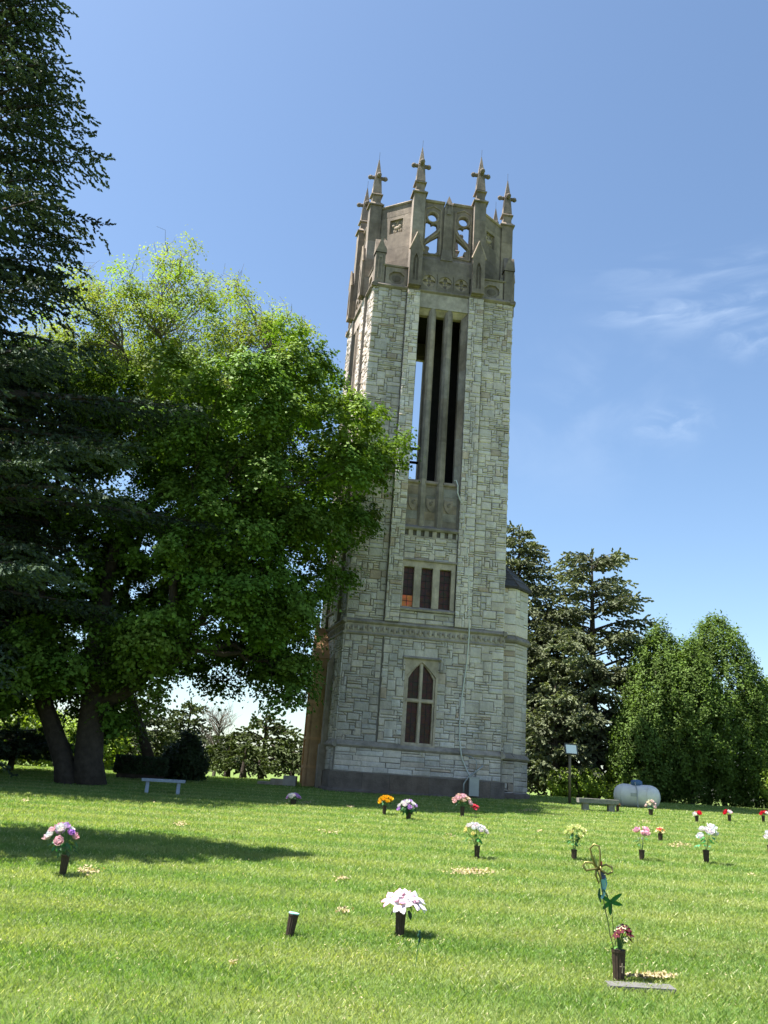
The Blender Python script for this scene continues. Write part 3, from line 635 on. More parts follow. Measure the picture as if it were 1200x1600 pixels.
# stair turret at the right front
TX, TY, TR_ = 6.02, 1.75, 1.16
tt = MB(); tm = MB(); tm2 = MB(); tm3 = MB(); tcore = MB()
for i in range(8):
    a = R(22.5 + 45 * i); mid = a + R(22.5); k_ = TR_; s_ = 2 * TR_ * math.tan(R(22.5))
    nn = np.array([math.cos(mid), math.sin(mid)]); tg = np.array([-math.sin(mid), math.cos(mid)])
    if TX + nn[0] * TR_ < W - .6: continue
    def TT(u, d, z, nn=nn, tg=tg): q = np.array([TX, TY]) + nn * (TR_ - d) + tg * (u - s_ / 2); return (q[0], q[1], z)
    tt.T = TT
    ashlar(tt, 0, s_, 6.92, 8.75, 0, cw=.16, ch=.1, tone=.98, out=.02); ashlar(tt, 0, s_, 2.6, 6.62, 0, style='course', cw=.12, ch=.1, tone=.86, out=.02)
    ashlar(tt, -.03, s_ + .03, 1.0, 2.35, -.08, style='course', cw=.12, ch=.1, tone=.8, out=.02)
    tm.T = tm2.T = tm3.T = TT
    tm.profile(-.06, s_ + .06, [(.05, 6.60), (-.08, 6.64), (-.13, 6.70), (-.13, 6.76), (-.04, 6.88), (.05, 6.9)], (.6, .6, .6))
    tm2.profile(-.08, s_ + .08, [(.05, 2.33), (-.12, 2.37), (-.17, 2.43), (-.03, 2.6), (.05, 2.6)], (.7, .7, .7))
    tm3.profile(-.1, s_ + .1, [(.05, ZB), (-.18, ZB), (-.18, 1.2), (-.09, 1.26), (.05, 1.26)], (.9, .9, .9))
tcore.frustum(TX, TY, ZB, 8.78, TR_ - .01, TR_ - .01, TR_ - .01, TR_ - .01, n=8)
turret = tcore.build('stair_turret', M['mortar'], tower, off=OFF)
tt.build('ashlar_wall', M['ashlar'], turret, off=(0, 0, 0)); tm.build('string_course', M['trim'], turret); tm2.build('base_moulding', M['trim'], turret); tm3.build('plinth', M['darkstone'], turret)
for o in turret.children: o.location = (0, 0, -TO[2])
rf = MB()
apx = (5.86, TY + .1, 10.25)
for i in range(8):
    a0, a1 = R(22.5 + 45 * i), R(67.5 + 45 * i); ro = (TR_ + .13) / math.cos(R(22.5))
    p0 = (TX + ro * math.cos(a0), TY + ro * math.sin(a0)); p1 = (TX + ro * math.cos(a1), TY + ro * math.sin(a1))
    n_ = 7
    for q in range(n_):
        t0, t1 = q / n_, (q + 1) / n_; f_ = lambda p, t, dz=0: (p[0] + (apx[0] - p[0]) * t, p[1] + (apx[1] - p[1]) * t, 8.78 + (apx[2] - 8.78) * (t ** .82) + dz)
        rf.add([f_(p0, t0, .03), f_(p1, t0, .03), f_(p1, t1), f_(p0, t1)], [(0, 1, 2, 3)], rcol(.7, 1.2)); rf.add([f_(p0, t0, .03), f_(p1, t0, .03), f_(p1, t0, -.03), f_(p0, t0, -.03)], [(3, 2, 1, 0)], (.6, .6, .6))
    rf.tube([(p0[0], p0[1], 8.82), f_(p0, .5, .02), (apx[0], apx[1], apx[2])], .035, 5, (1.1, 1.0, 1.0))
rf.frustum(TX, TY, 8.72, 8.80, TR_ + .12, TR_ + .12, TR_ + .13, TR_ + .13, n=8, col=(.8, .8, .8))
ro_ = rf.build('turret_roof', M['slate'], turret); ro_.location = (0, 0, -TO[2])

# west portal and its buttresses on the left side
pt = MB()
pt.box(-.85, .0, 2.0, 2.45, .6, 5.6, (1, 1, 1)); pt.box(-.85, 0, 3.4, 3.85, .6, 5.6, (1, .98, .95)); pt.box(-.8, 0, 2.45, 3.4, 4.2, 5.6, (.95, .95, .95))
pt.box(-.95, -.8, 2.0, 2.2, .6, 4.6, (1.1, 1.05, 1)); pt.box(-.95, -.8, 3.6, 3.85, .6, 4.6, (1.1, 1.05, 1))
pt.add([(-.95, 1.9, 5.6), (-.95, 3.95, 5.6), (-.95, 2.92, 6.9), (0, 1.9, 5.6), (0, 3.95, 5.6), (0, 2.92, 6.9)], [(0, 2, 1), (3, 4, 5), (0, 3, 5, 2), (1, 2, 5, 4), (0, 1, 4, 3)], (.95, .9, .85))
pt.frustum(-.85, 2.92, 6.9, 7.3, .08, .08, .06, .06); pt.box(-.92, -.78, 2.72, 3.12, 7.1, 7.2)
for z in (1.6, 2.6, 3.9): pt.box(-.98, -.0, 1.96, 2.5, z, z + .1, (1.15, 1.1, 1.05))
pt.build('west_portal', M['sand'], tower, off=OFF)
dr = MB(); dr.box(-.3, -.2, 2.45, 3.4, .8, 4.2); dr.build('door', M['lead'], tower, off=OFF)
bt = MB(); bt.box(-.42, -.0, 1.15, 1.75, ZB, 5.4, (.9, .88, .85)); bt.box(-.5, 0, 1.1, 1.8, ZB, 2.45, (.8, .78, .75)); bt.profile(0, 0.001, [(0, 0), (0, .001), (.001, 0)])
bt.add([(-.42, 1.15, 5.4), (-.42, 1.75, 5.4), (0, 1.15, 6.2), (0, 1.75, 6.2), (0, 1.15, 5.4), (0, 1.75, 5.4)], [(0, 1, 3, 2), (0, 2, 4), (1, 5, 3)], (1.1, 1.05, 1)); bt.build('buttress', M['trim'], tower, off=OFF)

def tw(u, d, z):   # tower local -> world
    return (TO[0] + u * math.cos(TA) - d * math.sin(TA), TO[1] + u * math.sin(TA) + d * math.cos(TA), z)
# cable down the wall
cb = MB(); path = [(3.72, 12.62, -.03), (3.80, 12.62, -.06), (3.86, 12.4, -.13), (3.86, 12.1, -.14), (4.0, 11.75, -.14), (4.10, 11.70, -.14), (4.12, 11.5, -.14), (4.2, 10.6, -.14), (4.33, 9.8, -.14), (4.42, 8.9, -.14), (4.48, 8.0, -.14), (4.51, 7.1, -.15), (4.52, 6.8, -.2), (4.52, 6.4, -.16), (4.50, 5.6, -.1), (4.43, 5.0, -.1), (4.36, 4.3, -.1), (4.33, 3.5, -.1), (4.35, 2.9, -.1), (4.38, 2.55, -.22), (4.44, 2.3, -.15), (4.62, 1.95, -.15), (4.72, 1.75, -.2), (4.78, 1.5, -.25)]
cb.tube([tw(u, d, z) for u, z, d in path], .026, 6)
tag(cb.build('cable', M['cable'], smooth=True), 'pale grey cable hanging down the front stone wall of the tower', 'cable')
ub = empty('utility_box', tw(4.85, -.22, .95), TA); tag(ub, 'small grey utility box with bent pipes at the foot of the tower', 'utility box')
b = MB(); b.box(-.15, .2, -.12, .03, .12, .72); b.box(-.17, .22, -.14, .04, .72, .75); b.box(-.13, .18, -.13, -.12, .18, .66); b.build('box', M['metal'], ub)
b = MB(); b.tube([(-.33, -.1, .0), (-.34, -.1, .5), (-.2, -.1, .72), (.1, -.1, .95), (.32, -.1, 1.15)], .03, 7); b.tube([(.1, .02, .7), (.12, .02, 1.3), (-.1, .02, 1.42), (-.3, .05, 1.45)], .018, 6); b.build('pipe', M['metal'], ub, smooth=True)
# arched vent line in the plinth: a small cellar hatch
# stone steps left of the tower
st = empty('stone_steps', (-3.0, 31.6, G(-3.0, 31.6))); tag(st, 'low grey stone steps leading to the left side of the tower', 'steps')
for i in range(3):
    b = MB(); b.box(-.8 + i * .45, -.35 + i * .45, -.3, .5, -.3, .10 + .13 * i, rcol(.9, 1.2)); b.build('step', M['trim'], st)


# ============================================================ TREES
def unit(v): return v / (np.linalg.norm(v, axis=-1, keepdims=True) + 1e-9)
def leaf_quads(P, nrm, size, r, asp=.85, fold=.25):
    """leaf-sized folded quads at points P facing roughly nrm"""
    n = len(P); nrm = unit(nrm); t = unit(np.cross(nrm, r.normal(size=(n, 3)))); b = np.cross(nrm, t)
    s = size[:, None]
    V = np.zeros((n, 4, 3)); V[:, 0] = P - t * s * .5; V[:, 2] = P + t * s * .5 - nrm * s * fold * .3
    V[:, 1] = P + b * s * .5 * asp - nrm * s * fold; V[:, 3] = P - b * s * .5 * asp - nrm * s * fold
    return V
def limb(b, p0, p1, r0, r1, sag=.0, seg=6, jit=.08, r=random, up=.25):
    p0 = Vector(p0); p1 = Vector(p1); Ln = (p1 - p0).length; pts = []; 
    for i in range(seg + 1):
        t = i / seg; q = p0.lerp(p1, t); q.z += up * Ln * math.sin(math.pi * t) * .5 - sag * t * t
        if 0 < i < seg: q += Vector((r.uniform(-1, 1), r.uniform(-1, 1), r.uniform(-1, 1))) * jit * Ln / seg * 1.5
        pts.append(q)
    b.tube(pts, [r0 + (r1 - r0) * (i / seg) ** .8 for i in range(seg + 1)], 6 if r0 < .12 else 9); return pts

def broadleaf(name, label, group, base, poly, Yc, Yr, nclump, nleaf, lsize, material, fork_z, stems, tone=(1, 1), seed=1, clump_r=(.45, .85), limb_r=.2, topthin=None, yell=0.0):
    """tree whose crown fills the volume seen inside the outline poly at depths Yc +- Yr"""
    r = np.random.default_rng(seed); rr = random.Random(seed)
    root = empty(name, base); tag(root, label, 'tree', group)
    xs = [p[0] for p in poly]; ys = [p[1] for p in poly]; pts = []
    cx = (min(xs) + max(xs)) / 2
    while len(pts) < nclump:
        x = r.uniform(min(xs), max(xs)); y = r.uniform(min(ys), max(ys)); Y = Yc + r.uniform(-Yr, Yr)
        # depth narrows towards the silhouette so the crown is round
        d = at(x, y, Yc)
        if not inpoly(np.array([x]), np.array([y]), poly)[0]: continue
        # distance to outline
        q = np.array([x, y]); dist = 1e9
        for i in range(len(poly)):
            a = np.array(poly[i - 1], float); b_ = np.array(poly[i], float); t = np.clip(np.dot(q - a, b_ - a) / (np.dot(b_ - a, b_ - a) + 1e-9), 0, 1); dist = min(dist, np.linalg.norm(q - a - t * (b_ - a)))
        if name == 'maple_tree' and x < 300 and Y < 25.2 and y < 960: continue
        half = min(1, (dist / 150.0)) ; lim = Yr * math.sqrt(max(0, 1 - (1 - half) ** 2)) + .5
        if abs(Y - Yc) > lim: continue
        if abs(Y - Yc) < lim * .5 and half > .35 and r.random() < .35: continue    # hollow inside: leaves grow near the outside
        k = Y / Yc
        P = at(600 + (x - 600) , y, Yc); P = np.array([P[0], Y, P[2]])
        if P[2] - G(P[0], Y) < 1.6: continue
        pts.append(P)
    pts = np.array(pts)
    # branches
    tb = MB(); tips = []
    nl = limb_r and 13
    idx = r.choice(len(pts), nl, replace=False); 
    heads = []
    for s_ in stems:
        pl = [Vector(p) for p in s_[0]]; tb.tube(pl, s_[1], 12); heads.append(pl[-1])
    lpts = []
    for i in idx:
        e = pts[i]; h = min(heads, key=lambda q: (q.xy - Vector(e).xy).length); e2 = Vector(h).lerp(Vector(e), .8)
        ps = limb(tb, h, e2, limb_r, .035, seg=8, jit=.25, r=rr, up=.18); lpts += ps[2:]
    LP = np.array([list(p) for p in lpts])
    tb.build('trunk', M['bark'], root, smooth=True, off=base)
    bb = MB()
    for P in pts[::(1 if topthin else 2)]:
        j = np.argmin(((LP - P) ** 2).sum(1) + (LP[:, 2] > P[2]) * 2)
        limb(bb, LP[j], P, .028, .008, seg=4, jit=.35, r=rr, up=.1)
    if topthin:
        for P in pts:
            if r.random() < topthin:
                for _ in range(3):
                    d = Vector((r.normal() * .5, r.normal() * .5, 1.2)).normalized() * r.uniform(.5, 1.2); limb(bb, P, Vector(P) + d, .012, .004, seg=3, jit=.3, r=rr)
    bb.build('branches', M['bark'] if not topthin else M['bark_grey'], root, off=base)
    # leaves: each clump a drooping dome of leaves
    Vs = []; Cs = []
    ctr = pts.mean(0)
    for P in pts:
        R_ = r.uniform(*clump_r); n = int(nleaf * (R_ / .65) ** 2 * r.uniform(.6, 1.2))
        if topthin: n = int(n * (0.5 if P[2] > np.percentile(pts[:, 2], 78) else 1))
        outw = unit(np.array([P - ctr]))[0]
        ns = max(4, int(11 * (R_ / .7) ** 1.5)); sc = unit(r.normal(size=(ns, 3)) * np.array([1, 1, .8]) + outw * .5 + np.array([0, 0, .25])) * R_ * (1.15 - .75 * r.random((ns, 1)) ** 1.5) * np.array([1, 1, .75])
        sr = r.uniform(.16, .38, ns); pk = r.choice(ns, n, p=sr ** 2 / (sr ** 2).sum()); g_ = r.normal(size=(n, 3)) * np.array([.62, .62, .3]); g_[:, 2] -= .55 * (g_[:, 0] ** 2 + g_[:, 1] ** 2)
        L_ = sc[pk] * np.where(r.random((n, 1)) < .08, 1.3, 1.0) + g_ * sr[pk][:, None]
        dirs = unit(sc)[pk] * .55 + g_ * np.array([.5, .5, 0]) + np.array([0, 0, .85]) + r.normal(size=(n, 3)) * .33
        Vs.append(leaf_quads(P + L_, dirs, lsize * r.uniform(.5, 1.25, n), r))
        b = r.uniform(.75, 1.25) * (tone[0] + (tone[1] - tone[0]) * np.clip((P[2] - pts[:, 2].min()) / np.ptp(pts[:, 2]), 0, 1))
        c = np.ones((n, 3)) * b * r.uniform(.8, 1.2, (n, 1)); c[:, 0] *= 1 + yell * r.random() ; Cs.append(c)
    quads('crown', np.concatenate(Vs) - np.array(base), np.concatenate(Cs), M[material], root)
    return root

# maple
mb_ = gp(133, 1231); mbase = (-8.1, 26.0, G(-8.1, 26.0))
poly = [(60, 540), (120, 545), (160, 575), (230, 560), (300, 580), (340, 560), (400, 590), (430, 520), (480, 545), (500, 578), (545, 580), (535, 640), (590, 668), (618, 708), (575, 738), (570, 785), (525, 840), (530, 890), (480, 920), (490, 965), (462, 990), (470, 1045), (450, 1085), (425, 1068), (400, 1030), (370, 1025), (335, 1080), (290, 1085), (240, 1075), (215, 1075), (180, 1130), (100, 1120), (60, 1110), (0, 1100), (-140, 1080), (-220, 900), (-160, 700), (-60, 600)]
def B3(x, y, Y): p = at(x, y, Y); return (p[0], Y, p[2])
stm = [([B3(140, 1238, 26), B3(138, 1190, 26), B3(142, 1130, 26), B3(150, 1085, 26)], [.52, .42, .38, .40]),
       ([B3(108, 1238, 25.9), B3(100, 1190, 26), B3(80, 1130, 26.2), B3(62, 1080, 26.4)], [.42, .30, .26, .24]),
       ([B3(150, 1100, 26), B3(190, 1085, 25.8), B3(215, 1070, 25.6), B3(250, 1030, 25.4)], [.26, .2, .17, .14]),
       ([B3(145, 1100, 26), B3(150, 1000, 26.1), B3(170, 900, 26.3)], [.34, .28, .22])]
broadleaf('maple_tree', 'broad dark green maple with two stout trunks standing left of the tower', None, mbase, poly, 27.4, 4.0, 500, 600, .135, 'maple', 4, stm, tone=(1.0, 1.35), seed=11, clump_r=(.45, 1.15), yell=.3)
# sparse yellow-green tree behind
yb = (-7.2, 31.0, G(-7.2, 31.0))
polyy = [(110, 470), (150, 435), (210, 452), (250, 425), (300, 412), (350, 430), (400, 470), (425, 500), (480, 530), (500, 580), (430, 700), (300, 720), (150, 700), (60, 640), (80, 520)]
stm = [([(yb[0], 31, yb[2] - .3), B3(175, 1000, 31), B3(215, 850, 31), B3(250, 760, 31)], [.2, .17, .14, .11])]
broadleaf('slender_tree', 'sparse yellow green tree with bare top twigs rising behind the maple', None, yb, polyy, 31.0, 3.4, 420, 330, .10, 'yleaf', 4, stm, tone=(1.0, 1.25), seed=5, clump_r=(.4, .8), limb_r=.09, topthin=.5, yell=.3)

def conifer(name, label, base, H, prof, material, whorl=.42, nper=8, droop=.25, brush=.3, bw=.05, density=1.0, seed=1, group=None, squeeze=1.0, trunk_r=.3, lean=0, gap=0, tonev=.25, bare=0.0, zmin=.6, irr=0.0, prot=None, cat='tree', upturn=.35):
    """spire tree: boughs in whorls, each with hanging side twigs made of short needle brushes. prof(z)->bough length"""
    r = np.random.default_rng(seed); root = empty(name, base); tag(root, label, cat, group)
    tb = MB(); tb.tube([(lean * t * H, 0, t * H - .2 * (t == 0)) for t in (0, .1, .3, .5, .7, .85, 1)], [trunk_r * (1.01 - t) ** .9 + .01 for t in (0, .1, .3, .5, .7, .85, 1)], 10)
    br = MB(); P_ = []; D_ = []; S_ = []; T_ = []
    z = zmin
    while z < H - .15:
        Rz = prof(z); n = max(3, int(nper * min(1, .45 + Rz / 3)))
        a0 = r.random() * 6.28
        for i in range(n):
            if r.random() < gap: continue
            a = a0 + 2 * math.pi * i / n + r.normal() * .18; Lb = Rz * r.uniform(.72, 1.1) * (1 - irr + irr * 1.25 * (.5 + .5 * math.sin(z * 2.1 + 3 * math.sin(a * 1.7 + z * .6)) * math.cos(a * 2.3 + z * .9)) if irr else 1); Lx = Lb * (squeeze if abs(math.sin(a)) > .6 else 1)
            if Lx < .1: Lx = .1
            zz = z + r.normal() * whorl * .3
            m_ = max(4, int(Lx / .32)); ts = np.linspace(0, 1, m_ + 1)
            bx = np.cos(a) * Lx * ts + lean * z; by = np.sin(a) * Lx * ts; bz = zz + Lx * (-droop * ts + upturn * ts ** 2 * .6 + .12 * np.sin(ts * 3))
            ctl = np.stack([bx, by, bz], 1)
            if Lx > .8: br.tube([tuple(c) for c in ctl[::max(1, m_ // 4)]], [max(.006, .012 + .018 * Lx * (1 - t)) for t in ts[::max(1, m_ // 4)]], 4)
            tone = r.uniform(1 - tonev, 1 + tonev)
            side = np.array([-math.sin(a), math.cos(a), 0]); fw = np.array([math.cos(a), math.sin(a), 0])
            for j in range(1, m_ + 1):
                t = ts[j]
                if t < .18 or (bare and t < bare and r.random() < .8): continue
                sl = min(1.0, .26 + Lx * .28 * (1 - abs(t - .55))) * r.uniform(.6, 1.1)
                for sg in (-1, 1, 0):
                    dd = (fw * .75 + side * sg * .8 + np.array([0, 0, -.28 - .25 * r.random()])) if sg else (fw + np.array([0, 0, .15]))
                    nb = max(1, int(sl / (brush * .55) * density)) if sg else 1
                    for q in range(nb):
                        f = (q + .4 * r.random()) / nb
                        p = ctl[j] + dd * sl * f + r.normal(size=3) * .035; P_.append(p); D_.append(dd + r.normal(size=3) * .35); S_.append(brush * r.uniform(.6, 1.15)); T_.append(tone)
        z += whorl * r.uniform(.75, 1.25)
    # tip
    for q in range(8): P_.append(np.array([lean * H, 0, H - .1 - q * .12])); D_.append(np.array([r.normal() * .5, r.normal() * .5, 1])); S_.append(brush); T_.append(1)
    P_ = np.array(P_); D_ = unit(np.array(D_)); S_ = np.array(S_)[:, None]; T_ = np.array(T_); n = len(P_)
    tb.build('trunk', M['bark'], root, smooth=True)
    if br.v: br.build('branches', M['bark'], root)
    Vs = []; Cs = []
    side = unit(np.cross(D_, r.normal(size=(n, 3)))); up = np.cross(side, D_)
    for s_, sc in ((side, 1), (up, .9), (unit(side + up), .6)):
        for o in ((0, .55), (.42, .5)):    # two overlapping short blades make a ragged brush
            b0 = P_ + D_ * S_ * o[0]; j = r.normal(size=(n, 3)) * .02
            V = np.zeros((n, 4, 3)); V[:, 0] = b0; V[:, 2] = b0 + D_ * S_ * (o[1] + .12) + s_ * S_ * .12 * r.normal(size=(n, 1)); V[:, 1] = b0 + D_ * S_ * .25 + s_ * bw * sc + j; V[:, 3] = b0 + D_ * S_ * .3 - s_ * bw * sc + j
            Vs.append(V); Cs.append(np.ones((n, 3)) * (T_ * r.uniform(.75, 1.25, n))[:, None] * np.array([1, 1, 1]))
    quads('crown', np.concatenate(Vs), np.concatenate(Cs), M[material], root)
    return root, n

# big spruce at the left edge
sb = (-15.6, 23.8, G(-15.6, 23.8))
def spruce_prof():
    edge = [(-140, 60), (0, 100), (60, 105), (110, 105), (150, 130), (210, 138), (270, 160), (330, 155), (400, 140), (440, 115), (480, 110), (560, 135), (640, 215), (690, 285), (740, 285), (790, 260), (850, 200), (900, 130), (1000, 60), (1060, 30), (1200, -60)]
    zs = []; rs = []
    for y, x in edge:
        # silhouette pixel -> height and bough length at the trunk's depth
        p = at(x, y, sb[1]); zs.append(p[2] - sb[2]); rs.append(p[0] - sb[0])
    zs, rs = np.array(zs)[::-1], np.array(rs)[::-1]
    return lambda z: float(np.interp(z, zs, rs)) if z < zs[-1] else max(.1, rs[-1] * (1 - (z - zs[-1]) / 10)), zs[-1]
pf, ztop = spruce_prof()
print('spruce', ztop, [round(pf(z), 1) for z in range(0, 34, 3)])
_, n = conifer('spruce_tree', 'very tall dark blue green spruce filling the left edge of the view', sb, ztop + 9, lambda z: pf(z) * (1.08 if z < 14 else .97), 'spruce', whorl=.60, nper=15, droop=.30, brush=.28, bw=.042, density=1.5, seed=21, squeeze=.4, trunk_r=.4, bare=.42, upturn=.5, irr=.42, tonev=.4)
print('brushes', n)
# slim spruce just out of view whose shadow crosses the lawn
conifer('slim_spruce', 'slim spruce standing out of view beside the left of the lawn', (-9.15, 12.6, G(-9.15, 12.6)), 17.2, lambda z: 1.65 * min(1, (17.4 - z) / 6.5) , 'spruce', whorl=.45, nper=9, brush=.34, bw=.07, density=.8, seed=33, trunk_r=.2)

# background trees
def cone(H, Rm, p=.8, irr=0, seed=0, zlow=0):
    rr = np.random.default_rng(seed); k = rr.uniform(1 - irr, 1 + irr, 40)
    return lambda z: Rm * max(0, 1 - z / H) ** p * k[int(z / H * 39)] * 1 + .05
def basepx(x, y, Y): p = at(x, y, Y); return (p[0], Y, G(p[0], Y))
def height_at(x, ytop, Y, base): return at(x, ytop, Y)[2] - base[2]
b = basepx(845, 1240, 44); b = (b[0], 44, b[2]); 
H = height_at(800, 810, 44, b)
def place(x_top, y_top, Y):
    p = at(x_top, y_top, Y); return (p[0], Y, G(p[0], Y)), p[2] - G(p[0], Y)
b, H = place(812, 822, 42); conifer('tall_conifer', 'tall dark conifer rising directly behind the round stair turret', b, H, lambda z: min(3.6, .6 + (H - z) * .5) * (.85 + .3 * math.sin(z * 1.7) ** 2), 'fir', whorl=.55, nper=9, brush=.30, bw=.055, density=1.5, irr=.35, seed=41, trunk_r=.3, droop=.05, group='background conifers', gap=.05)
b, H = place(925, 862, 40); Hh = H
conifer('open_conifer', 'large open conifer with spreading grey green boughs between turret and arborvitae', b, H, lambda z: (2.5 + .8 * math.sin(z * 1.15 + .7) * (z > 4)) * min(1, (Hh - z) / 3.5 + .25) + (1.2 if z < 6 else .4), 'fir', whorl=.52, nper=11, brush=.34, bw=.06, density=1.4, irr=.4, seed=44, trunk_r=.32, droop=-.05, group='background conifers', gap=.26, tonev=.45, upturn=.25)
b, H = place(868, 1060, 38.5); conifer('open_conifer', 'shorter grey green conifer between turret and lamp', b, H, lambda z: 1.9 * min(1, (H - z) / 2.5 + .1), 'fir', whorl=.5, nper=8, brush=.34, bw=.07, seed=46, trunk_r=.2, droop=0, group='background conifers', tonev=.4)
# left middle background pines
specs = [(418, 1118, 40, 3.0, 'yellow green pine with a pointed top seen between maple and tower'), (362, 1150, 38, 1.9, 'rounded yellow green pine left of the pointed pine'), (462, 1150, 44, 2.2, 'pine partly hidden behind the left side of the tower'),
         (385, 1165, 36, 1.6, 'low pine bough mass in front of the pointed pine'), (300, 1095, 50, 2.6, 'pine behind the dark arborvitae bush'), (235, 1080, 46, 2.8, 'pine behind the clipped hedge and trunk'), (180, 1090, 52, 3.0, 'pine showing just right of the maple trunk')]
for i, (x, y, Y, rm, lb) in enumerate(specs):
    b, H = place(x, y, Y); conifer('pine_tree', lb, b, H, cone(H, rm, .7, .25, i), 'pine', whorl=.45, nper=8, brush=.34, bw=.065, density=1.0, seed=60 + i, trunk_r=.15, droop=.0, group='pines along the far edge of the lawn', gap=.08, tonev=.35, upturn=.1)
b, H = place(30, 1128, 31); conifer('blue_spruce', 'low blue grey spruce with layered boughs at the far left', b, H, cone(H, 2.6, .6, .2, 3), 'spruce', whorl=.35, nper=10, brush=.3, bw=.07, seed=71, trunk_r=.12, droop=.15)
b, H = place(-60, 1120, 30); conifer('blue_spruce', 'second blue grey spruce at the far left edge', b, H, cone(H, 2.4, .6, .2, 4), 'spruce', whorl=.4, nper=9, brush=.3, bw=.07, seed=72, trunk_r=.12, droop=.15)

def bush(name, label, base, lobes, material, nl, lsize, seed=1, cat='shrub', group=None, upright=.0, stemr=.08, tonev=.25, cl=.35):
    """foliage grown as clumps of leaves on the outside of several lobes (x,y,z,rx,ry,rz)"""
    r = np.random.default_rng(seed); root = empty(name, base); tag(root, label, cat, group)
    b = MB()
    for lo in lobes: b.tube([(0 + lo[0] * .5, lo[1] * .5, -.1), (lo[0] * .8, lo[1] * .8, lo[2] * .6), (lo[0], lo[1], lo[2] + lo[5] * .6)], [stemr, stemr * .7, stemr * .2], 6)
    b.build('trunk', M['bark'], root)
    vol = np.array([lo[3] * lo[5] for lo in lobes]); vol = vol / vol.sum(); Vs = []; Cs = []
    for lo, v_ in zip(lobes, vol):
        nc = max(8, int(nl * v_ / 40)); u = r.normal(size=(nc, 3)); u = unit(u) * (1 - .38 * r.random((nc, 1)) ** 1.6) * (1 + .025 * r.normal(size=(nc, 1)))
        if upright:      # teardrop: narrow towards the top
            t = (u[:, 2] + 1) / 2; k = np.clip(1.08 - .55 * t ** 1.9, .3, 1.2); u[:, 0] *= k; u[:, 1] *= k
        c = u * np.array(lo[3:6]) + np.array(lo[0:3]); 
        for q in range(nc):
            if c[q, 2] < .02: continue
            R_ = cl * r.uniform(.5, 1.2); m_ = int(40 * r.uniform(.6, 1.4)); dirn = unit(u[q:q + 1])[0]
            p = c[q] + np.clip(r.normal(size=(m_, 3)), -1.7, 1.7) * R_ * np.array([.5, .5, .5 + upright * .5]); p[:, 2] = np.maximum(p[:, 2], .02)
            nr = dirn * .8 + r.normal(size=(m_, 3)) * .6 + np.array([0, 0, .35])
            Vs.append(leaf_quads(p, nr, lsize * r.uniform(.6, 1.3, m_), r, asp=.6)); Cs.append(np.ones((m_, 3)) * r.uniform(1 - tonev, 1 + tonev) * r.uniform(.8, 1.2, (m_, 1)))
    quads('crown', np.concatenate(Vs), np.concatenate(Cs), M[material], root); return root
# arborvitae group at the right
def arb(px, ytop, Y, rm, lb, seed, nl, ry=None):
    b, H = place(px, ytop, Y); b = (b[0] - .0, Y, b[2])
    return bush('arborvitae', lb, b, [(0, 0, H * .48, rm, ry or rm, H * .52)], 'arbor', nl, .12, seed, 'tree', 'arborvitae in a clump at the right', upright=1, stemr=.12, tonev=.35, cl=.25)
arb(1030, 978, 37.5, 2.1, 'left tapering arborvitae of the clump, pointed top', 81, 42000)
arb(1118, 963, 38.2, 2.5, 'tallest arborvitae in the middle of the clump', 82, 52000)
arb(1072, 1000, 36.8, 1.9, 'arborvitae between the two tall points of the clump', 83, 32000)
arb(1172, 1065, 38, 1.7, 'right low shoulder arborvitae of the clump', 84, 24000)
arb(1003, 1080, 36.6, 1.5, 'lowest arborvitae at the left foot of the clump', 85, 20000)
b, H = place(1200, 1045, 46); bush('far_tree', 'green leafy tree showing at the right edge behind the arborvitae', (b[0] + 1.2, 46, b[2]), [(0, 0, H * .6, 2.2, 2.2, H * .4), (.8, 0, H * .4, 2, 2, 2)], 'shrubm', 9000, .2, 86, 'tree', tonev=.3)
b = basepx(1222, 1262, 34); bush('bright_shrub', 'yellow green shrub at the right edge beside the arborvitae', b, [(0, 0, .8, .55, .6, .9)], 'shrubm', 2500, .12, 87, 'shrub')
b = basepx(912, 1250, 37); bush('clipped_shrub', 'bright green rounded shrub row behind the lamp post', b, [(-1.0, 0, .6, .55, .5, .55), (-.35, 0, .6, .6, .5, .6), (.35, .1, .7, .65, .5, .6), (1.0, 0, .62, .6, .5, .6), (1.6, 0, .55, .5, .5, .5)], 'shrubm', 13000, .11, 88, 'hedge', cl=.2)
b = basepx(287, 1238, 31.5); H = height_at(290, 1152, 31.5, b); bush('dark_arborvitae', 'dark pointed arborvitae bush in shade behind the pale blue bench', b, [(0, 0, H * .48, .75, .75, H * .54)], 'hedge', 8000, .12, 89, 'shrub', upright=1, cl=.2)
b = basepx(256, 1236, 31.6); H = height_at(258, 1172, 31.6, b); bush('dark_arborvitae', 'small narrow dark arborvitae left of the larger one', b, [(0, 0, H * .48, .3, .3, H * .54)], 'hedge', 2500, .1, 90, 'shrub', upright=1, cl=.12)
for i, (x, y, Y) in enumerate([(20, 1080, 36), (-60, 1060, 38), (75, 1105, 40), (150, 1110, 44)]):
    b, H = place(x, y, Y); bush('far_tree', ['light green leafy tree behind the blue spruce at far left', 'leafy tree at the far left edge', 'leafy tree between the maple trunks in the distance', 'distant leafy tree right of the maple trunk'][i], b, [(0, 0, H * .55, 1.8, 1.8, H * .45), (1, .3, H * .4, 1.4, 1.4, 1.4)], 'shrubm', 6000, .17, 95 + i, 'tree')
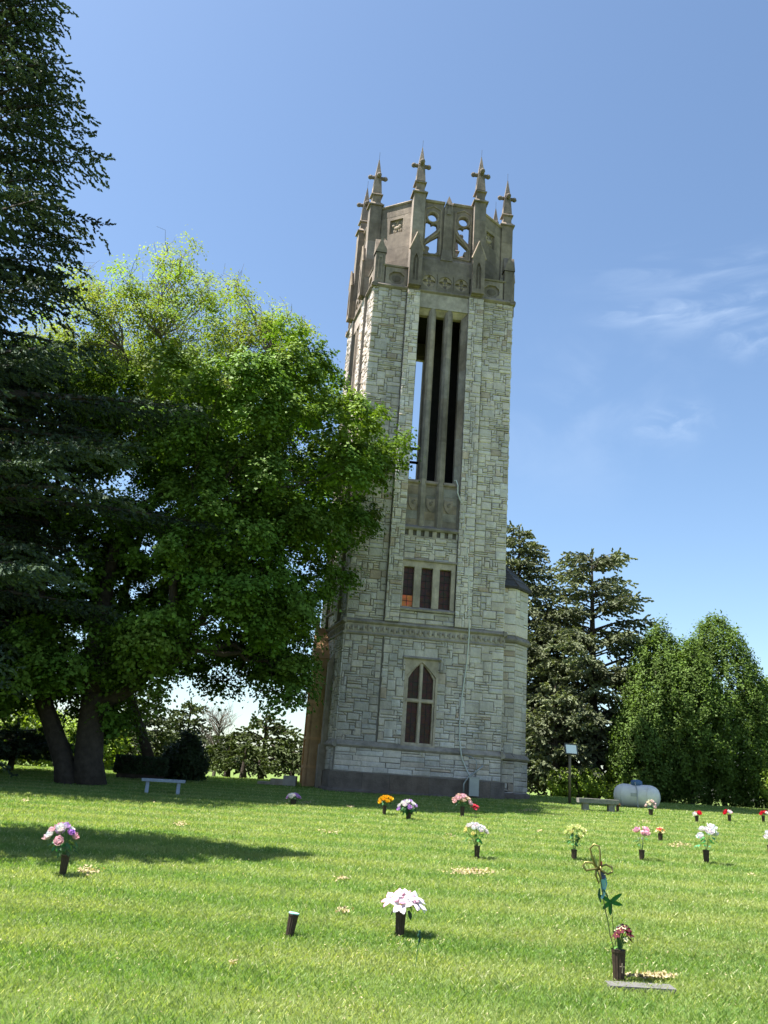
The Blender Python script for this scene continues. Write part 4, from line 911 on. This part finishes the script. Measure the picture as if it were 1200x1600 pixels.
# clipped dark hedge behind the bench
b = basepx(217, 1232, 30.6)
def hedge_box(name, label, base, lx, ly, lz, seed):
    r = np.random.default_rng(seed); root = empty(name, base, R(4)); tag(root, label, 'hedge')
    n = 9000; p = (r.random((n, 3)) - .5) * 2; ax = r.integers(0, 3, n); p[np.arange(n), ax] = np.sign(r.random(n) - .5) * r.uniform(.9, 1.03, n); p[:, 2] = np.abs(p[:, 2]) * .5 + .5 * (p[:, 2] * .5 + .5)
    nr = p.copy(); P = p * np.array([lx / 2, ly / 2, lz])
    quads('foliage', leaf_quads(P, nr + r.normal(size=(n, 3)) * .6, .09 * r.uniform(.6, 1.3, n), r), np.ones((n, 3)) * r.uniform(.6, 1.3, (n, 1)), M['hedge'], root)
    bb = MB(); bb.box(-lx * .45, lx * .45, -ly * .4, ly * .4, .0, lz * .93, (.5, .5, .5)); bb.build('inner_twigs', M['bark'], root)
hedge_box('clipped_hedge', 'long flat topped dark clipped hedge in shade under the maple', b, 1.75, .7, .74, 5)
# bare twiggy tree
b, H = place(345, 1118, 48)
root = empty('bare_tree', b); tag(root, 'distant bare grey twiggy tree between the pines', 'tree'); bb = MB(); rr = random.Random(4)
bb.tube([(0, 0, 0), (.1, 0, H * .5), (0, 0, H * .95)], [.12, .07, .015], 6)
for i in range(46):
    z = rr.uniform(.25, .95) * H; a = rr.uniform(0, 6.28); l_ = rr.uniform(.7, 1.7) * (1.1 - z / H * .6); e = (math.cos(a) * l_, math.sin(a) * l_, z + l_ * .8); limb(bb, (0, 0, z), e, .03, .008, seg=3, r=rr)
    for j in range(4): t = rr.uniform(.3, 1); q = Vector((e[0] * t, e[1] * t, z + (e[2] - z) * t)); limb(bb, q, q + Vector((rr.uniform(-.5, .5), rr.uniform(-.5, .5), .6)), .012, .005, seg=2, r=rr)
bb.build('trunk', M['bark_grey'], root)

# ============================================================ SMALL THINGS ON THE LAWN
def ribbed(b, r0, r1, h, n=28, rib=.06):
    vs = []
    prof = [(0, .94), (.03, 1.0), (.08, .92), (.9, .97), (.93, 1.07), (1.0, 1.07)]
    for t, s_ in prof:
        rr_ = (r0 + (r1 - r0) * t) * s_
        for j in range(n):
            q = 2 * math.pi * j / n; k = 1 + (rib * (1 if j % 2 else -1) if .05 < t < .92 else 0); vs.append((rr_ * k * math.cos(q), rr_ * k * math.sin(q), t * h))
    k = len(prof); fs = [(i * n + j, i * n + (j + 1) % n, (i + 1) * n + (j + 1) % n, (i + 1) * n + j) for i in range(k - 1) for j in range(n)] + [tuple(range(n - 1, -1, -1))]
    b.add(vs, fs)
    # inner wall
    b.lathe([(r1 * .98, h), (r1 * .86, h), (r1 * .84, h - .05)], n)
VASEG = 'bronze vases standing in the lawn'
def vase(x, y, h, r=.048, label='', tilt=(0, 0), pos=None, rim=None):
    p = gp(x, y) if pos is None else pos
    root = empty('flower_vase', (p[0], p[1], p[2] - .012)); root.rotation_euler = (tilt[0], tilt[1], random.uniform(0, 3)); tag(root, label, 'vase', VASEG)
    b = MB(); ribbed(b, r * .82, r, h + .012); b.build('body', M['bronze'], root)
    if rim: b = MB(); b.lathe([(r * .85, h + .012), (r * 1.08, h + .012), (r * 1.08, h + .02), (r * .8, h + .02)], 20, col=rim); b.build('rim_liner', M['petal'], root)
    return root, Vector((p[0], p[1], p[2] + h))
def petal_patch(b, c, out, up, L_, Wd, curl, col, seg=3):
    """one curved petal from c, pointing out, cupping towards up"""
    out = out.normalized(); side = out.cross(up).normalized(); up2 = side.cross(out); vs = []
    for i in range(seg + 1):
        t = i / seg; wd = Wd * math.sin(math.pi * (.18 + .75 * t)) ** .8 * (1 if t < 1 else .35)
        q = c + out * L_ * (math.sin(t * curl) / max(curl, .01)) + up2 * L_ * (1 - math.cos(t * curl)) / max(curl, .01)
        for s_ in (-1, 0, 1): vs.append(tuple(q + side * s_ * wd - up2 * (0 if s_ else Wd * .25)))
    fs = [(i * 3 + j, i * 3 + j + 1, (i + 1) * 3 + j + 1, (i + 1) * 3 + j) for i in range(seg) for j in range(2)]; b.add(vs, fs, col)
def rose(b, c, ax, r, col, rnd):
    ax = Vector(ax).normalized(); e1 = ax.orthogonal().normalized(); e2 = ax.cross(e1)
    b.ball(tuple(c + ax * r * .25), r * .38, 7, 5, tuple(x * .85 for x in col), .2, rnd)
    for n_, k, el, sz in ((5, 0, 1.25, .75), (6, .5, .8, .9), (7, .2, .35, 1.0)):
        for i in range(n_):
            a = 2 * math.pi * (i + k) / n_ + rnd.uniform(-.2, .2); o = (e1 * math.cos(a) + e2 * math.sin(a)) * math.cos(el) + ax * math.sin(el); s_ = rnd.uniform(.85, 1.1)
            petal_patch(b, c - ax * r * .1, o, ax, r * sz * 1.15 * s_, r * .5, .9, tuple(min(1.2, x * rnd.uniform(.88, 1.1)) for x in col))
def star(b, c, ax, r, col, rnd, n=6, center=(.8, .6, .15), wid=.28):
    ax = Vector(ax).normalized(); e1 = ax.orthogonal().normalized(); e2 = ax.cross(e1)
    for i in range(n):
        a = 2 * math.pi * i / n + rnd.uniform(-.1, .1); o = (e1 * math.cos(a) + e2 * math.sin(a)) + ax * .55
        petal_patch(b, c, o, ax * -1, r * rnd.uniform(.9, 1.1), r * wid, .6, tuple(x * rnd.uniform(.92, 1.05) for x in col), 4)
    b.ball(tuple(c + ax * r * .14), r * .13, 6, 4, center)
def bouquet(label, top, cx, cy, Y, wpx, hpx, flowers, nleaf=18, leafcol=(1, 1, 1), stems=True, fr=None, seed=1, droop=0, leafmat='leafg', flat=.7, cat='flowers', group='artificial bouquets in the lawn vases'):
    """flowers: list of (kind,color,weight); spread over an ellipse facing the viewer but domed in depth"""
    rnd = random.Random(seed); s_ = (Vector(at(cx, cy, Y)) - Vector(EYE)).dot(Vector(cF)) / FPX
    ctr = Vector(at(cx, cy, Y)); w_, h_ = wpx * s_ / 2, hpx * s_ / 2; n = sum(f[2] for f in flowers); fr = fr or w_ * .42
    root = empty('bouquet', tuple(top)); tag(root, label, cat, group); off = tuple(top)
    lst = [f for f in flowers for _ in range(f[2])]; rnd.shuffle(lst); P = []
    ga = 2.39996
    for i, f in enumerate(lst):
        t = (i + .5) / n; rad = math.sqrt(t); a = i * ga + rnd.uniform(-.3, .3)
        d = Vector((math.cos(a) * rad, math.sin(a) * rad * .8, 0)); zz = math.sqrt(max(0, 1 - rad * rad * .92))
        pos = ctr + Vector((d.x * (w_ - fr * .5), d.y * (w_ - fr * .5), (zz * 2 - 1) * max(h_ - fr * .5, .01)))
        ax = Vector((d.x, d.y - .35, .35 + zz)).normalized(); P.append((pos, ax, f))
        b = MB(); (rose if f[0] == 'rose' else star)(b, pos, ax, fr * rnd.uniform(.85, 1.12) * (f[3] if len(f) > 3 else 1), f[1], rnd); o = b.build('flower', M['petal'], root, smooth=False, off=off)
    b = MB()
    for pos, ax, f in P:
        q = pos - ax * fr * .3; b.tube([tuple(top - Vector((0, 0, .04))), tuple((Vector(top) + q) / 2 + Vector((0, 0, .01))), tuple(q)], .003, 4)
    b.build('stems', M['stem'], root, off=off)
    b = MB()
    for i in range(nleaf):
        a = rnd.uniform(0, 6.28); t = rnd.uniform(.35, 1); q = Vector(top).lerp(ctr, rnd.uniform(.35, .95)) + Vector((math.cos(a) * w_ * t * .7, math.sin(a) * w_ * t * .6, rnd.uniform(-.3, .3) * h_))
        o = Vector((math.cos(a), math.sin(a), rnd.uniform(-.6, .5) - droop)); petal_patch(b, q, o, Vector((0, 0, -1)), w_ * rnd.uniform(.3, .5), w_ * .12, .7, tuple(x * rnd.uniform(.6, 1.3) for x in leafcol))
    if nleaf: b.build('leaves', M[leafmat], root, off=off)
    return root
PK, LPK, WH, LIL, PUR, YEL, CR, RED, DRD, ORG, LYE, PEACH = (.75, .30, .38), (.80, .50, .56), (.82, .80, .80), (.62, .42, .72), (.42, .18, .58), (.85, .50, .02), (.78, .70, .45), (.70, .02, .05), (.10, .008, .02), (.75, .25, .05), (.72, .76, .34), (.78, .60, .48)
PK, LPK, PUR = (.80, .42, .50), (.84, .60, .66), (.45, .22, .62)
# front-left mixed roses
_, t = vase(97, 1370, .225, .045, 'dark bronze vase in shade holding the pink and lilac roses at left')
bouquet('bouquet of pink white and lilac roses over green leaves in the left vase', t, 95, 1309, 10.07, 54, 40, [('rose', LPK, 3), ('rose', WH, 3), ('rose', LIL, 2), ('rose', PUR, 1), ('rose', PK, 2)], 34, fr=.068, seed=2, droop=.4)
# lilies
_, t = vase(624, 1466, .22, .045, 'bronze vase under the large pink and white lilies')
bouquet('large open pink and white lilies in the middle front vase', t, 631, 1411, 8.03, 66, 38, [('star', (.82, .80, .82), 5), ('star', (.78, .40, .55), 4)], 6, (.3, .3, .35), fr=.125, seed=3, droop=.8)
vase(451, 1466, .19, .042, 'empty leaning bronze vase with a pale rim', (R(2), R(7)), rim=(.45, .75, .72))
bpy.data.objects[-1] if False else None
# near vase, marker, spinner
vr, t = vase(967, 1535, .222, .05, 'tall tapering dark bronze vase with a small cross beside the granite marker')
vr.rotation_euler = (0, 0, 0)
b = MB(); b.box(.008, .014, -.056, -.050, .085, .15); b.box(-.006, .028, -.056, -.050, .125, .131)
b.build('cross_emblem', mat('pale_cross', (.42, .33, .25), .4, metal=.4), vr)
bouquet('dark red daisies mixed with small cream blossoms in the front right vase', t, 973, 1463, 6.93, 36, 38, [('star', DRD, 8), ('star', (.8, .75, .5), 7, .6), ('star', (.7, .75, .8), 2, .7)], 10, (1.6, 1.3, .6), fr=.04, seed=4)
p0, p1 = gp(953, 1546), gp(1053, 1548)
mk = empty('grave_marker', ((p0[0] + p1[0]) / 2, p0[1] + .07, p0[2] + .0)); tag(mk, 'flat grey granite grave marker edged with dry grass at the front right', 'grave marker')
b = MB(); b.frustum(0, 0, -.05, .030, .245, .075, .24, .07, col=(1, 1, 1)); b.build('slab', M['granite'], mk); mk.rotation_euler = (R(1.7), R(-.8), 0)
# garden spinner: long wire stake with wire loops, ribbons and a leaf star
sp = empty('wire_garden_stake', tuple(t - Vector((.02, 0, .05)))); tag(sp, 'tall wire stake with looped flower top and green leaf star in the front right vase', 'garden ornament'); o_ = sp.location
def S(x, y, dy=0): p = at(x, y, 6.93 + dy); return Vector(p) - o_
b = MB(); b.tube([(0, 0, 0), S(953, 1460), S(950, 1440), S(945, 1419), S(940, 1385), S(935, 1360)], .0035, 5, (1, 1, 1)); b.tube([(0.01, 0, 0), S(957, 1440), S(955, 1412)], .0025, 5); b.build('wire_stake', mat('dark_wire', (.06, .07, .04), .5, metal=.4), sp)
gw = mat('gold_green_wire', (.20, .18, .06), .4, metal=.6)
for pts in ([(932, 1358), (925, 1338), (922, 1326), (928, 1319), (936, 1322), (938, 1335), (937, 1350), (934, 1362)], [(934, 1356), (925, 1348), (914, 1347), (911, 1353), (916, 1360), (928, 1358), (934, 1357)], [(938, 1354), (947, 1351), (956, 1355), (957, 1362), (950, 1366), (940, 1360), (938, 1354)], [(932, 1357), (931, 1368), (936, 1380), (939, 1372), (936, 1360)]):
    b = MB(); b.tube([S(x, y, .01 * math.sin(i)) for i, (x, y) in enumerate(pts)], .0085, 6); b.build('loop', gw, sp, smooth=True)
def ribbon(pts, wd, col, name, m='petal', th=.004):
    b = MB(); P = [S(x, y, .012 * math.sin(i * 1.3)) for i, (x, y) in enumerate(pts)]
    for i in range(len(P) - 1):
        t_ = (P[i + 1] - P[i]).normalized(); s_ = t_.cross(Vector((.15, 1, 0))).normalized()
        w0, w1 = (wd[i], wd[i + 1]) if isinstance(wd, list) else (wd, wd)
        A = [P[i] - s_ * w0, P[i] + s_ * w0, P[i + 1] + s_ * w1, P[i + 1] - s_ * w1]; b.add([tuple(a) for a in A] + [tuple(a + Vector((0, th, 0))) for a in A], [(0, 1, 2, 3), (7, 6, 5, 4), (0, 4, 5, 1), (1, 5, 6, 2), (2, 6, 7, 3), (3, 7, 4, 0)], col)
    b.build(name, M[m], sp)
ribbon([(928, 1335), (931, 1348), (933, 1358)], [.002, .012, .004], (.5, .55, .2), 'ribbon'); ribbon([(940, 1346), (939, 1354), (938, 1362)], [.006, .010, .008], (.75, .15, .18), 'ribbon')
ribbon([(938, 1362), (941, 1368), (944, 1376)], [.022, .026, .018], (.12, .13, .28), 'ribbon'); ribbon([(943, 1374), (942, 1386), (944, 1396), (940, 1404)], [.018, .016, .012, .006], (.25, .55, .58), 'ribbon')
ribbon([(946, 1372), (948, 1380), (946, 1390)], [.006, .005, .003], (.15, .45, .65), 'ribbon')
ribbon([(937, 1388), (936, 1400), (939, 1410)], [.006, .01, .004], (.03, .12, .06), 'ribbon'); ribbon([(943, 1390), (948, 1398), (950, 1404)], [.004, .006, .003], (.03, .12, .06), 'ribbon')
c0 = S(954, 1409)
for (x, y) in ((936, 1398), (971, 1396), (972, 1414), (953, 1430), (941, 1420)):
    q = S(x, y, .02); b = MB(); petal_patch(b, c0, q - c0, Vector((0, -1, 0)), (q - c0).length, .016, .25, (.35, .85, .45), 4); b.build('metal_leaf', M['leafg'], sp)
# small dark stake with a bud
sd = gp(649, 1512); so_ = empty('bud_stake', tuple(sd)); tag(so_, 'thin dark stake with a drooping bud standing alone right of the lilies', 'garden stake')
b = MB(); P = [Vector(at(x, y, sd[1])) - Vector(sd) for x, y in ((649, 1512), (651, 1495), (654, 1470), (657, 1452))]; b.tube(P, .003, 5); b.build('wire_stake', M['leafg'], so_)
b = MB()
for i, (dx, dz) in enumerate(((0, 0), (.006, .02), (-.006, .035), (.004, .05), (0, .06))): b.ball((P[2][0] + .004 + dx, P[2][1], P[2][2] + dz), (.009, .009, .015), 6, 5, (.35, .45, .8))
b.build('bud', M['leafg'], so_)
# second row
def vb(px, py, h, r, vl, bl, cx, cy, w_, hh, fl, nleaf=12, fr=None, seed=1, leafcol=(1, 1, 1), droop=0):
    v, t = vase(px, py, h, r, vl); Y = gp(px, py)[1]
    return bouquet(bl, t, cx, cy, Y, w_, hh, fl, nleaf, leafcol, fr=fr, seed=seed, droop=droop)
vb(745, 1341, .18, .045, 'bronze vase under the white and yellow lily bouquet', 'white bouquet with small yellow blossoms raised on a bare stem', 742, 1299, 42, 24, [('rose', WH, 12), ('rose', (.85, .82, .35), 4, .7)], 18, .062, 11, (1.4, 1.5, .8))
vb(897, 1345, .17, .045, 'bronze vase under the pale yellow roses', 'pale yellow green rose bouquet with dark leaves', 900, 1302, 38, 24, [('rose', LYE, 11)], 26, .062, 12)
vb(1003, 1346, .18, .045, 'bronze vase under three pink peonies', 'three pink peonies with one drooping leaf', 1004, 1304, 34, 20, [('rose', (.85, .50, .60), 4)], 8, .082, 13)
vb(1032, 1314, .15, .05, 'small dark vase holding the orange and red mixed flowers', 'small orange red and cream mixed bouquet behind the pink peonies', 1032, 1299, 16, 14, [('star', ORG, 5), ('star', RED, 3), ('star', (.7, .65, .3), 4)], 8, .05, 14)
vb(1104, 1350, .22, .05, 'tall bronze vase under the big white peonies', 'big white peonies over blue green leaves at the right', 1107, 1306, 40, 30, [('rose', (.86, .84, .86), 5)], 16, .10, 15, (1.2, 1.9, 2.4))
vb(1204, 1338, .2, .05, 'bronze vase at the right edge of the view', 'white bouquet cut off by the right edge of the view', 1206, 1310, 24, 22, [('rose', WH, 6)], 8, .08, 16)
# far row
vb(458, 1258, .14, .08, 'small dark vase of the purple and white flowers near the maple shadow', 'small purple and white bouquet nearest the maple shadow', 459, 1246, 22, 11, [('rose', WH, 5), ('rose', (.55, .32, .70), 5)], 6, .075, 17)
vb(600, 1274, .22, .05, 'slim dark vase under the yellow flowers', 'bright golden yellow bouquet in front of the tower', 603, 1252, 27, 17, [('rose', YEL, 13)], 10, .07, 18)
vb(638, 1281, .2, .06, 'dark vase under the purple and white cascade', 'purple and white bouquet with drooping dark green sprays in front of the tower', 637, 1262, 34, 24, [('rose', WH, 7), ('rose', (.55, .35, .72), 6)], 40, .075, 19, (.5, .6, .5), .9)
vb(722, 1276, .24, .055, 'dark vase under the cream pink flowers', 'round cream and dusty pink bouquet in front of the tower', 721, 1252, 31, 20, [('rose', PEACH, 8), ('rose', (.78, .52, .56), 6)], 8, .085, 20)
p = gp(742, 1277); bouquet('small red pinwheel flower on a stem beside the cream pink bouquet', Vector(p), 742, 1262, p[1], 12, 12, [('star', (.55, .03, .06), 3)], 0, fr=.10, seed=21)
vb(1017, 1275, .2, .07, 'dark vase holding the pale mixed flowers in front of the tank', 'pale pink and yellow mixed bouquet in front of the white tank', 1017, 1259, 18, 18, [('rose', (.8, .62, .6), 6), ('rose', (.82, .78, .6), 5)], 10, .07, 22)
for i, (x, y, side) in enumerate(((1089, 1286, 1), (1140, 1284, -1), (1193, 1285, 1))):
    nm = ['leftmost', 'middle', 'rightmost']; vb(x, y, .2, .05, nm[i] + ' of the three small dark vases with red flowers at far right', nm[i] + ' of the three small red and white bouquets at far right', x + 2 * side, y - 13, 17, 9, [('rose', RED, 4), ('rose', WH, 1)], 3, .085, 30 + i)
vb(965, 1269, .2, .05, 'small brown vase at the right end of the stone bench', 'small withered orange bouquet at the right end of the stone bench', 964, 1258, 14, 6, [('rose', (.35, .14, .03), 4)], 3, .06, 40)

# benches
def bench(name, label, x0, y0, x1, y1, h, depth, mt, thick=.11, legw=.22, rot=0, inset=.22):
    a, c = gp(x0, y0), gp(x1, y1); a, c = Vector(a), Vector(c); mid = (a + c) / 2; Ln = (c - a).length
    ang = math.atan2(c.y - a.y, c.x - a.x) * .4
    root = empty(name, (mid.x, mid.y, G(mid.x, mid.y)), ang + rot); tag(root, label, 'bench', None); root.rotation_euler.y = -R(.8)
    b = MB(); b.frustum(0, 0, h - thick, h, Ln / 2, depth / 2, Ln / 2 + .01, depth / 2 + .01); b.build('seat', mt, root)
    for s_ in (-1, 1): b = MB(); b.frustum(s_ * (Ln / 2 - inset), 0, -.1, h - thick, legw / 2, depth * .36, legw / 2 * .9, depth * .34); b.build('leg', mt, root)
    return root
bench('stone_bench', 'grey weathered stone bench on the lawn beside the white tank', 903, 1266, 966, 1270, .37, .38, M['benchstone'], thick=.13, legw=.2)
bench('stone_bench', 'pale blue painted bench in the maple shade before the dark hedge', 221, 1240, 284, 1241, .38, .36, M['benchpaint'], thick=.07, legw=.1, inset=.16)
# propane tank
p = gp(997, 1262); tk = empty('propane_tank', (p[0], 31.0, G(p[0], 31.0) - .14), R(-30)); tag(tk, 'white horizontal propane tank with a blue dome cap near the arborvitae', 'propane tank')
b = MB()
prof = [(0.001, -.80), (.14, -.79), (.26, -.74), (.34, -.65), (.385, -.54), (.395, -.45), (.395, .45), (.385, .54), (.34, .65), (.26, .74), (.14, .79), (.001, .80)]
n = 28; vs = [(x, r_ * math.cos(2 * math.pi * j / n), .52 + r_ * math.sin(2 * math.pi * j / n)) for r_, x in prof for j in range(n)]
b.add(vs, [(i * n + j, (i + 1) * n + j, (i + 1) * n + (j + 1) % n, i * n + (j + 1) % n) for i in range(len(prof) - 1) for j in range(n)]); b.build('tank_body', M['tank'], tk, smooth=True)
for x in (-.45, .45):
    n = 28; b = MB(); vs = [(x + dx, r_ * math.cos(2 * math.pi * j / n), .52 + r_ * math.sin(2 * math.pi * j / n)) for dx, r_ in ((-.02, .396), (-.02, .402), (.02, .402), (.02, .396)) for j in range(n)]
    b.add(vs, [(i * n + j, (i + 1) * n + j, (i + 1) * n + (j + 1) % n, i * n + (j + 1) % n) for i in range(3) for j in range(n)]); b.build('weld_band', M['tank'], tk, smooth=True)
b = MB(); b.lathe([(.2, .88), (.2, 1.0), (.18, 1.04), (.1, 1.07), (.0, 1.08)], 20); b.build('dome_cap', M['blue'], tk, smooth=True)
b = MB(); b.tube([(.0, 0, 1.0), (.0, -.25, .98), (.1, -.4, .7), (.15, -.5, .0)], .018, 6); b.build('gas_pipe', M['metal'], tk)
b = MB(); b.box(-.12, .12, -.405, -.388, .5, .62, (.9, .9, .9)); b.build('data_plate', M['metal'], tk)
for x in (-.45, .45): b = MB(); b.box(x - .06, x + .06, -.3, .3, -.1, .18); b.build('foot', M['benchstone'], tk)
# flood lamp
p = gp(890, 1256); lp = empty('flood_lamp', (p[0], p[1], p[2])); lp.location.z = G(p[0], p[1]); tag(lp, 'slim metal post carrying a square floodlight on the lawn right of the tower', 'lamp post')
hl = at(892, 1182, p[1])[2] - lp.location.z
b = MB(); b.lathe([(.05, -.1), (.05, hl), (.035, hl + .03)], 12); b.build('pole', mat('bronze_pole', (.16, .13, .10), .5, metal=.5), lp, smooth=True)
hd = MB()
fr_ = [(-.23, -.16, hl + .08), (.23, -.16, hl + .08), (.23, -.06, hl + .42), (-.23, -.06, hl + .42)]; bk = [(-.17, .05, hl + .05), (.17, .05, hl + .05), (.17, .12, hl + .34), (-.17, .12, hl + .34)]
hd.add(fr_ + bk, [(0, 1, 2, 3)[::-1], (4, 5, 6, 7), (0, 4, 5, 1)[::-1], (1, 5, 6, 2)[::-1], (2, 6, 7, 3)[::-1], (3, 7, 4, 0)[::-1]])
hd.box(-.03, .03, -.03, .03, hl - .02, hl + .12)
h_ = hd.build('lamp_head', mat('dark_lamp_metal', (.12, .11, .10), .5, metal=.4), lp); h_.rotation_euler.z = R(12)
gl = MB(); f_ = [(-.20, -.163 + .006, hl + .105), (.20, -.157, hl + .105), (.20, -.075, hl + .395), (-.20, -.075, hl + .395)]; gl.add([(x, y - .012, z) for x, y, z in f_] + [(x, y - .004, z) for x, y, z in f_], [(3, 2, 1, 0), (4, 5, 6, 7), (0, 1, 5, 4), (1, 2, 6, 5), (2, 3, 7, 6), (3, 0, 4, 7)])
fb = MB()
for A_, B_ in (((-.23, -.165, hl + .08), (.23, -.165, hl + .08)), ((.23, -.165, hl + .08), (.23, -.065, hl + .42)), ((.23, -.065, hl + .42), (-.23, -.065, hl + .42)), ((-.23, -.065, hl + .42), (-.23, -.165, hl + .08))): fb.tube([A_, B_], .022, 5)
fb.build('rim', mat('lamp_rim_metal', (.09, .085, .08), .5, metal=.4), h_)
lm = mat('lamp_lens', (.75, .78, .8), .15, spec=.8); gl.build('lens', lm, h_)

# dry clippings, fallen leaves and clover on the lawn
def build_clip():
    r = np.random.default_rng(8); spots = [(735, 1366, 32, 5, 260), (283, 1290, 12, 4, 60), (136, 1366, 16, 6, 90), (1062, 1323, 22, 4, 90), (1018, 1533, 38, 3, 260), (820, 1268, 20, 2, 60), (532, 1377, 9, 3, 30), (535, 1428, 10, 4, 40), (363, 1513, 5, 3, 14), (545, 1262, 10, 2, 40), (520, 1303, 22, 3, 40), (700, 1307, 10, 3, 20), (1010, 1285, 10, 3, 30), (480, 1256, 12, 2, 40), (455, 1254, 12, 2, 30), (845, 1300, 8, 2, 14), (1175, 1370, 6, 2, 8), (240, 1253, 6, 2, 14), (40, 1253, 8, 3, 20)]
    P = []; S_ = []
    for x, y, w_, h_, n in spots:
        for _ in range(int(n)): p = gp(x + r.normal() * w_ * .5, y + r.normal() * h_ * .5); P.append(p); S_.append(.035 + .0011 * p[1])
    for _ in range(1500):
        u = r.random(); x, y = r.uniform(-20, 1220), 1262 + 340 * u ** 1.2; p = gp(x, y)
        if vnoise(np.array([p[0]]), np.array([p[1]]), .9, 4)[0] > .5 and p[1] < 33: P.append(p); S_.append(.010 + .0012 * p[1])
    P = np.array(P); P[:, 2] += .035 + r.random(len(P)) * .02; n = len(P)
    V = leaf_quads(P, np.array([0, 0, 1.]) + r.normal(size=(n, 3)) * .5, np.array(S_) * r.uniform(.5, 1.2, n), r, asp=.5)
    o = quads('dry_clippings', V, np.array([1, 1, 1]) * r.uniform(.6, 1.5, (n, 1)) * np.array([1, 1, 1.1]), M['dry']); tag(o, 'pale dry clippings and clover scattered over the lawn', 'clippings', kind='stuff')
build_clip()
